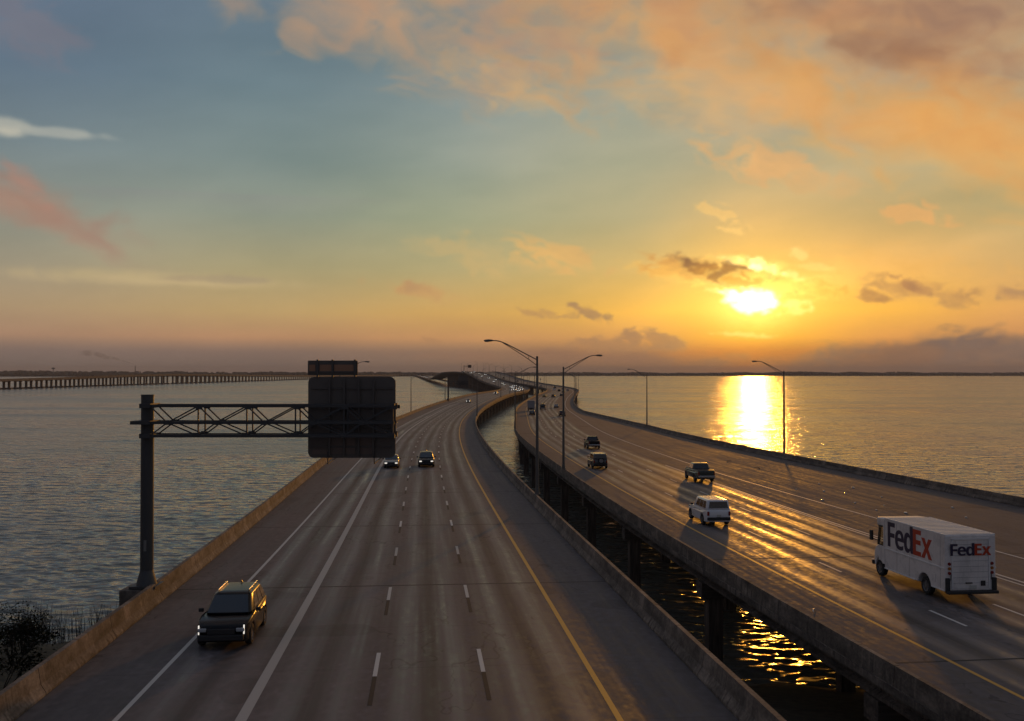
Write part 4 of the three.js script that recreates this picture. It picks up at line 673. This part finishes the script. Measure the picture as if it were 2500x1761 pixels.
const BOXY = { L: 4.7, W: 1.92, H: 1.84, belt: 1.16, nose: 1.1, clr: 0.34, R: 0.4, fo: 0.8, ro: 0.95, zf0: -0.95, zf1: -0.6, zr0: 2.3, zr1: 2.2, tumble: 0.17, side: [[0.16, 0.42], [0.45, 0.68], [0.72, 0.92]], rails: true, spare: true, doors: [-0.1, 0.8], rw: 0.3 };
function place(t, name, course, s, off, label, category, toward, group) {
  t.name = numbered(name); tag(t, label, category, group); scene.add(t);
  const a = course.at(s); t.position.copy(course.point(s, off, 0.006)); t.rotation.order = 'YXZ'; t.rotation.set(toward ? -Math.atan(a.slope) : Math.atan(a.slope), Math.atan2(-a.tx, -a.tz) + (toward ? Math.PI : 0), 0);
  return t;
}
const BLACK = phys({ color: rgb(0.005, 0.006, 0.008), roughness: 0.26, specularIntensity: 0.45 }), WHITE = paint(0.76, 0.76, 0.78, 0.35, 0), GREY = paint(0.05, 0.052, 0.056, 0.35, 0.1), GREEN = paint(0.03, 0.04, 0.035, 0.35, 0.1), SILVER = paint(0.36, 0.36, 0.37), DARKRED = paint(0.09, 0.02, 0.018);
// oncoming on the left carriageway
place(makeCar({ ...SUV, paint: BLACK, drl: lampOn }), 'suv', LEFT, 29.4, -13.15, 'dark glossy oncoming SUV nearest the viewer in the leftmost lane', 'car', true);
place(makeCar({ ...SEDAN, paint: GREY, lights: lampOn }), 'sedan', LEFT, 110.5, -9.55, 'oncoming dark sedan half hidden by the big sign panel', 'car', true);
place(makeCar({ ...SUV, paint: BLACK, lights: lampOn, rails: false }), 'suv', LEFT, 111.5, -5.35, 'oncoming dark SUV in the middle lane right of the big sign', 'car', true);
place(makeCar({ ...SEDAN, paint: GREY, lights: lampOnFar }), 'sedan', LEFT, 424, -7.4, 'oncoming sedan with headlights alone before the left bend', 'car', true);
place(makeCar({ ...SUV, paint: BLACK, lights: lampOnFar }), 'suv', LEFT, 580, -6.8, 'oncoming SUV with headlights just ahead of the dense traffic', 'car', true);
// going away on the right carriageway
place(makeCar({ ...SUV, L: 5.2, H: 1.9, belt: 1.2, nose: 1.08, clr: 0.32, R: 0.41, zf0: -1.1, zf1: -0.5, zr0: 2.5, zr1: 2.4, tumble: 0.2, round: 0.09, paint: WHITE, rails: false, ribs: 5 }), 'suv', RIGHT, 81.8, 2.25, 'white SUV seen from behind beside the golden glare', 'car', false);
place(makeCar({ ...PICKUP, paint: GREEN, mirror: chrome }), 'pickup_truck', RIGHT, 112.6, 10.1, 'dark green pickup truck seen from behind in the right lane', 'pickup', false);
place(makeCar({ ...BOXY, paint: GREY }), 'suv', RIGHT, 129.3, 1.75, 'grey boxy SUV with a spare wheel on its back door', 'car', false);
place(makeCar({ ...PICKUP, L: 5.3, paint: BLACK }), 'pickup_truck', RIGHT, 164, 6.3, 'black pickup just ahead of the SUV with the spare wheel', 'pickup', false);
place(makeCar({ ...SEDAN, paint: GREY }), 'sedan', RIGHT, 314, 1.7, 'grey car close behind the box truck in the left lane', 'car', false);
place(makeCar({ ...PICKUP, paint: BLACK }), 'pickup_truck', RIGHT, 366, 6.1, 'dark pickup right of the box truck', 'pickup', false);
place(makeCar({ ...SEDAN, paint: SILVER }), 'sedan', RIGHT, 386, 11.4, 'silver sedan right of the far dark pickup', 'car', false);
place(makeCar({ ...SUV, paint: DARKRED }), 'suv', RIGHT, 304, 10.6, 'dark red SUV behind the median lamp post on the right road', 'car', false);
place(makeCar({ ...SEDAN, paint: paint(0.4, 0.3, 0.06) }), 'taxi', RIGHT, 548, 2.2, 'yellowish car in the left lane far along the right road', 'car', false);
place(makeCar({ ...SUV, paint: BLACK }), 'suv', RIGHT, 544, 7.4, 'black SUV abreast of the yellowish car', 'car', false);
place(makeCar({ ...SEDAN, paint: GREY }), 'sedan', RIGHT, 572, 11, 'grey car right of the black SUV far along the right road', 'car', false);
place(makeCar({ ...SUV, paint: BLACK }), 'suv', RIGHT, 384, 6.0, 'dark SUV just ahead of the far dark pickup', 'car', false);
// box truck
{
  const t = new THREE.Group();
  part('cargo_box', rbox(2.5, 2.7, 5.6, 0.04, 0, 2.35, 0.6), std({ color: rgb(0.2, 0.19, 0.2), roughness: 0.6 }), t);
  part('cab', bend(plain(new RoundedBoxGeometry(1, 1, 1, 3, 0.1)), (x, y, z) => [x * (2.1 - 0.2 * (y + 0.5)), 0.6 + (y + 0.5) * 1.9, -3.3 + z * 1.9 + (z < 0 ? 0.45 * Math.max(0, y) : 0)]), SILVER, t);
  part('windscreen', box(1.6, 0.6, 0.04, 0, 1.95, -4.06), glassDark, t);
  part('rear_door', box(2.2, 2.3, 0.04, 0, 2.35, 3.42), std({ color: rgb(0.26, 0.25, 0.26), roughness: 0.6 }), t);
  part('chassis', box(1.1, 0.3, 7.4, 0, 0.75, -0.3), trim, t); part('rear_bumper', box(2.2, 0.16, 0.1, 0, 0.55, 3.4), trim, t);
  for (const [x, z] of [[-1, -3.2], [1, -3.2], [-1, 1.9], [1, 1.9]]) wheel(t, x * 0.98, 0.46, z, 0.46, 0.28);
  for (const s of [-1, 1]) part('tail_light', box(0.2, 0.14, 0.05, s * 0.95, 0.78, 3.44), tailRed, t);
  place(t, 'box_truck', RIGHT, 352, 1.8, 'dark grey box truck in the left lane of the right road', 'truck', false);
}
// the white parcel van with its lettering
const vanGrime = dataTexture(512, 512, (x, y, o) => { const a = pf(x / 64, y / 64, 8, 8, 5, 300), b = pf(x / 4, y / 32, 128, 16, 3, 310), t = 246 - 22 * sstep(0.45, 0.8, a) - 12 * sstep(0.5, 0.85, b); o[0] = t; o[1] = t * 0.985; o[2] = t * 0.965; }, true); vanGrime.repeat.set(1 / 3, 1 / 3);
{
  const t = new THREE.Group(), seamMat = std({ color: rgb(0.35, 0.34, 0.34), roughness: 0.8 }), vanWhite = phys({ map: vanGrime, color: rgb(0.88, 0.85, 0.85), roughness: 0.42, clearcoat: 0.3, clearcoatRoughness: 0.25 }), W = 2.36, alu = std({ color: rgb(0.8, 0.79, 0.78), roughness: 0.35, metalness: 0.15 });
  const lower = sideExtrude([[-3.42, 0.42], [-3.5, 0.6], [-3.48, 1.12], [-3.2, 1.42], [-2.86, 1.56], [-1.98, 1.56], [-1.98, 0.42]], [[-2.62, 0.42, 0.53]], 0.42, 2.14, 0.09);
  part('nose', bend(lower, (x, y, z) => [x * (1 - 0.12 * Math.max(0, (-z - 2.7) / 0.8) ** 2), y, z]), vanWhite, t);
  const cargo = sideExtrude([[-1.96, 0.5], [-1.96, 2.93], [-1.9, 2.98], [3.42, 2.98], [3.47, 2.9], [3.47, 0.5]], [[1.72, 0.42, 0.56]], 0.5, W, 0.05);
  part('cargo_body', cargo, vanWhite, t);
  part('cab_roof', bend(plain(new RoundedBoxGeometry(W - 0.04, 0.42, 1.0, 3, 0.08)), (x, y, z) => [x * (z < 0 ? 0.95 : 1), y + 2.76 - (z < 0 ? 0.05 : 0), z - 2.4]), vanWhite, t);
  for (const s of [-1, 1]) {
    part('front_pillar', beam(V(s * 1.03, 1.54, -2.86), V(s * 1.04, 2.6, -2.62), 0.1, 0.12), trim, t);
    part('rear_pillar', box(0.09, 1.06, 0.16, s * 1.12, 2.08, -2.03), vanWhite, t);
    part('cab_door', box(0.05, 0.92, 0.72, s * 1.075, 1.14, -2.36), vanWhite, t);
    const gp = phys({ color: rgb(0.95, 0.95, 0.9), roughness: 0.04, transmission: 1, thickness: 0, ior: 1.45 });
    const w = part('side_window', box(0.012, 0.88, 0.62, s * 1.09, 2.05, -2.42), gp, t);
    part('window_frame', merge([box(0.05, 0.06, 0.7, s * 1.09, 1.59, -2.42), box(0.05, 0.06, 0.62, s * 1.09, 2.51, -2.4), box(0.05, 0.92, 0.05, s * 1.09, 2.05, -2.12)]), trim, w);
    part('wing_mirror', rbox(0.12, 0.5, 0.24, 0.04, s * 1.36, 2.0, -2.95), trim, t); part('mirror_arm', bar(V(s * 1.08, 1.75, -2.75), V(s * 1.36, 1.85, -2.95), 0.02, 6), trim, t);
    part('headlight', rbox(0.24, 0.2, 0.08, 0.03, s * 0.78, 0.95, -3.48), lensClear, t);
    part('belt_rail', rbox(0.03, 0.07, 5.4, 0.012, s * (W / 2 + 0.012), 1.5, 0.76), alu, t);
    part('sill_rail', merge([rbox(0.03, 0.06, 2.9, 0.012, s * (W / 2 + 0.012), 0.53, -0.5), rbox(0.03, 0.06, 1.1, 0.012, s * (W / 2 + 0.012), 0.53, 2.9)]), alu, t);
    part('roof_rail', rbox(0.05, 0.06, 5.4, 0.02, s * (W / 2 - 0.02), 2.96, 0.76), alu, t);
    part('corner_guard', rbox(0.2, 0.62, 0.12, 0.03, s * (W / 2 - 0.1), 0.78, 3.5), trim, t);
    for (let k = 0; k < 3; k++) part('tail_light', new THREE.CylinderGeometry(0.068, 0.068, 0.05, 14).rotateX(Math.PI / 2).translate(s * 0.99, 1.3 + 0.2 * k, 3.49), k === 1 ? std({ color: rgb(0.35, 0.12, 0.02), roughness: 0.3 }) : tailRed, t);
    part('fuel_flap', box(0.02, 0.34, 0.3, s * (W / 2 + 0.006), 0.95, 2.55), vanWhite, t);
  }
  const ws = part('windscreen', new THREE.BoxGeometry(1.98, 1.08, 0.015).rotateX(0.22).translate(0, 2.06, -2.77), phys({ color: rgb(0.95, 0.95, 0.9), roughness: 0.04, transmission: 1, thickness: 0, ior: 1.45 }), t);
  part('screen_divider', beam(V(0, 1.54, -2.9), V(0, 2.58, -2.66), 0.05, 0.05), trim, ws);
  part('driver_seat', rbox(0.5, 0.9, 0.2, 0.06, -0.5, 1.35, -2.12), trim, t); part('dashboard', rbox(1.9, 0.12, 0.4, 0.04, 0, 1.6, -2.6), trim, t);
  part('front_bumper', rbox(2.1, 0.22, 0.16, 0.05, 0, 0.55, -3.5), trim, t);
  part('rear_bumper', rbox(2.34, 0.14, 0.3, 0.04, 0, 0.48, 3.58), trim, t);
  for (let k = 0; k < 13; k++) part('roof_bow', rbox(W - 0.16, 0.03, 0.09, 0.012, 0, 2.985, lerp(-1.7, 3.2, k / 12)), vanWhite, t);
  const door = part('roll_door', box(1.64, 2.1, 0.03, 0, 1.68, 3.47), vanWhite, t);
  part('door_frame', merge([box(0.06, 2.16, 0.05, -0.86, 1.7, 3.485), box(0.06, 2.16, 0.05, 0.86, 1.7, 3.485), box(1.78, 0.07, 0.05, 0, 2.78, 3.485)]), alu, door);
  part('door_handle', box(0.3, 0.05, 0.05, -0.1, 0.86, 3.5), trim, door); part('door_latch', box(0.2, 0.22, 0.04, 0.56, 0.84, 3.5), trim, door);
  for (let k = 0; k < 8; k++) part('door_slat', box(1.62, 0.012, 0.012, 0, 0.86 + 0.24 * k, 3.488), seamMat, door);
  for (const sd of [-1, 1]) for (const z of [-1.93, -0.75, 0.45, 3.1]) part('panel_seam', box(0.008, 2.3, 0.014, sd * (W / 2 + 0.002), 1.72, z), seamMat, t);
  for (const sd of [-1, 1]) part('grab_handle', bar(V(sd * 0.94, 1.0, 3.52), V(sd * 0.94, 1.25, 3.52), 0.015, 6), trim, t);
  part('licence_plate', box(0.31, 0.16, 0.02, 0.1, 0.68, 3.5), plateMat, t);
  part('chassis', box(1.2, 0.3, 6.4, 0, 0.52, 0), trim, t);
  for (const [x, z] of [[-1, -2.62], [1, -2.62], [-1, 1.72], [1, 1.72]]) wheel(t, x * 0.98, 0.42, z, 0.42, 0.26);
  const font = await new FontLoader().loadAsync('fonts/droid/droid_sans_bold.typeface.json');
  const purple = std({ color: rgb(0.028, 0.018, 0.055), roughness: 0.5 }), orange = std({ color: rgb(0.5, 0.045, 0.012), roughness: 0.5 });
  const word = (str, size, sx, depth) => { const out = []; let x = 0; for (const ch of str) { const g = new TextGeometry(ch, { font, size, depth, curveSegments: 5, bevelEnabled: false }); g.computeBoundingBox(); const b = g.boundingBox; g.translate(-b.min.x + x, 0, 0).scale(1, 1, 1); x += b.max.x - b.min.x + size * 0.012; out.push(g); } const m = merge(out); m.scale(sx, 1, 1); return { m, w: x * sx }; };
  const letters = (cap, length, depth) => { const size = cap / 0.97, a = word('Fed', size, 1, depth), b = word('Ex', size, 1, depth), k = length / (a.w + b.w); a.m.scale(k, 1, 1); b.m.scale(k, 1, 1); b.m.translate(a.w * k, 0, 0); return [a.m, b.m]; };
  const [s1, s2] = letters(1.16, 4.05, 0.006);
  for (const sd of [-1, 1]) for (const [g, m] of [[s1, purple], [s2, orange]]) { const q = g.clone(); if (sd < 0) q.rotateY(-Math.PI / 2).translate(-W / 2 - 0.001, 1.66, -1.62); else q.rotateY(Math.PI / 2).translate(W / 2 + 0.001, 1.66, 2.45); part('side_lettering', q, m, t); }
  const [r1, r2] = letters(0.5, 1.9, 0.006);
  for (const [g, m] of [[r1, purple], [r2, orange]]) part('rear_lettering', g.clone().translate(-0.95, 2.06, 3.512), m, t);
  t.scale.setScalar(1.09); place(t, 'delivery_van', RIGHT, 57.6, 6.45, 'large white parcel delivery van with dark and orange lettering', 'van', false);
}
// dense oncoming traffic before the hump, and cars over it: too small to show their parts
const farCarProtos = [['sedan', SEDAN, GREY], ['suv', SUV, BLACK], ['sedan', SEDAN, SILVER], ['pickup_truck', PICKUP, WHITE]].map(([n, o, p]) => {
  const t = new THREE.Group(), h = o.L / 2, c = { y0: o.belt - 0.06, y1: o.H, zf0: o.zf0, zf1: o.zf1, zr0: o.zr0, zr1: o.zr1, wb: o.W / 2 - 0.05, wr: o.W / 2 - 0.22 };
  part('body', merge([rbox(o.W, o.belt - o.clr, o.L, 0.12, 0, (o.belt + o.clr) / 2, 0), ...[-1, 1].flatMap((s) => [-1.45, 1.45].map((z) => new THREE.CylinderGeometry(o.R, o.R, 0.25, 12).rotateZ(Math.PI / 2).translate(s * (o.W / 2 - 0.13), o.R, z)))]), p, t);
  part('cabin', cabinGeo(c), glassDark, t); part('roof', rbox(c.wr * 2 - 0.05, 0.05, o.zr1 - o.zf1 - 0.05, 0.02, 0, o.H + 0.01, (o.zf1 + o.zr1) / 2), p, t);
  for (const s of [-1, 1]) { part('headlight', rbox(0.34, 0.22, 0.08, 0.03, s * (o.W / 2 - 0.28), o.nose - 0.16, -h - 0.01), lampOnFar, t); part('tail_light', rbox(0.2, 0.2, 0.06, 0.02, s * (o.W / 2 - 0.2), o.belt - 0.2, h), tailRed, t); }
  return [n, t];
});
let fc = 0;
function farCar(course, s, off, label, group, toward) { const [n, t] = farCarProtos[fc++ % 4]; place(t.clone(), n, course, s, off, label, 'car', toward, group); }
const jam = ['tiny oncoming car with lit headlights in the dense traffic below the bridge hump', 'oncoming traffic below the hump'];
for (const [s, k] of [[688, 0], [700, 1], [706, 2], [722, 0], [731, 2], [744, 1], [752, 0], [770, 2], [781, 1], [796, 0], [812, 2], [828, 1], [846, 0], [868, 2]]) farCar(LEFT, s, -1.83 - 3.66 * k, ...jam, true);
const climb = ['tiny oncoming car with lit headlights coming down the bridge hump', 'oncoming traffic on the hump'];
for (const [s, k] of [[905, 1], [940, 2], [985, 0], [1020, 1], [1060, 2], [1105, 0], [1140, 1], [1170, 3], [1200, 2], [1228, 0], [1246, 3]]) farCar(LEFT, s, -1.83 - 3.66 * k, ...climb, true);
const beyond = ['tiny oncoming car with headlights far away on the low bridge beyond the hump', 'oncoming traffic beyond the hump'];
for (const s of [2560, 2620, 2740, 2900, 3100, 3350, 3600]) farCar(LEFT, s, -9.2, ...beyond, true);
const away = ['tiny car going away on the right road beyond its far bend', 'receding traffic at the far bend'];
for (const [s, k] of [[655, 2], [690, 1], [712, 2.6], [735, 0], [760, 2], [800, 1], [860, 0], [920, 2], [1000, 1], [1080, 0]]) farCar(RIGHT, s, 1.83 + 3.66 * k, ...away, false);
// litter and tyre scraps on the road
const litterMat = [std({ color: rgb(0.75, 0.73, 0.7), roughness: 0.35 }), phys({ color: rgb(0.7, 0.72, 0.74), roughness: 0.12, metalness: 0.6 })];
[[96, 22.6], [99, 20.5], [101, 19.2], [104, 23.4], [92, 18.3], [90, 20], [87, 17.9], [85, 19.4], [108, 21.5], [112, 19.8], [82, 22.8], [94, 16.2], [88, 25], [80, 18.8], [103, 17.2], [60, 24.6], [72, 16.1]].forEach(([s, o], i) => {
  const w = rr(0.1, 0.24);
  const m = part(numbered('litter_scrap'), bend(plain(new THREE.IcosahedronGeometry(w * 0.7, 0)), (x, y, z) => [x * 1.3, y * 0.45, z]), litterMat[i % 2], scene); m.position.copy(RIGHT.point(s, o, w * 0.2)); m.rotation.y = rnd() * 6;
  tag(m, 'small pale scrap of litter on the wide right shoulder', 'litter', 'litter on the right shoulder');
});
[[136, 20.5, 'dark tyre scrap lying on the shoulder right of the grey boxy SUV'], [126, 20.8, 'smaller dark tyre scrap on the right shoulder beyond the pickup'], [55.5, 17.6, 'dark tyre scrap on the shoulder right of the white van']].forEach(([s, o, label]) => {
  const m = part(numbered('tyre_scrap'), bend(plain(new THREE.TorusGeometry(0.34, 0.07, 6, 14, 2.2)), (x, y, z) => [x * 1.3, y * 0.35 + 0.04, z * 1.6]), rubber, scene); m.position.copy(RIGHT.point(s, o, 0.02)); m.rotation.y = rnd() * 6; tag(m, label, 'tyre scrap');
});
{
  const m = part(numbered('litter_strip'), new THREE.TubeGeometry(new THREE.QuadraticBezierCurve3(V(-0.12, 0.02, 0.3), V(-0.1, 0.12, 0), V(0.12, 0.02, -0.3)), 10, 0.025, 5), litterMat[0], scene);
  m.position.copy(RIGHT.point(53, -1.7, 0.02)); tag(m, 'curved white strip of litter beside the yellow line by the gap barrier', 'litter');
}
scene.fog = new THREE.FogExp2(rgb(0.8, 0.74, 0.7), 6e-5);
renderer.render(scene, camera);
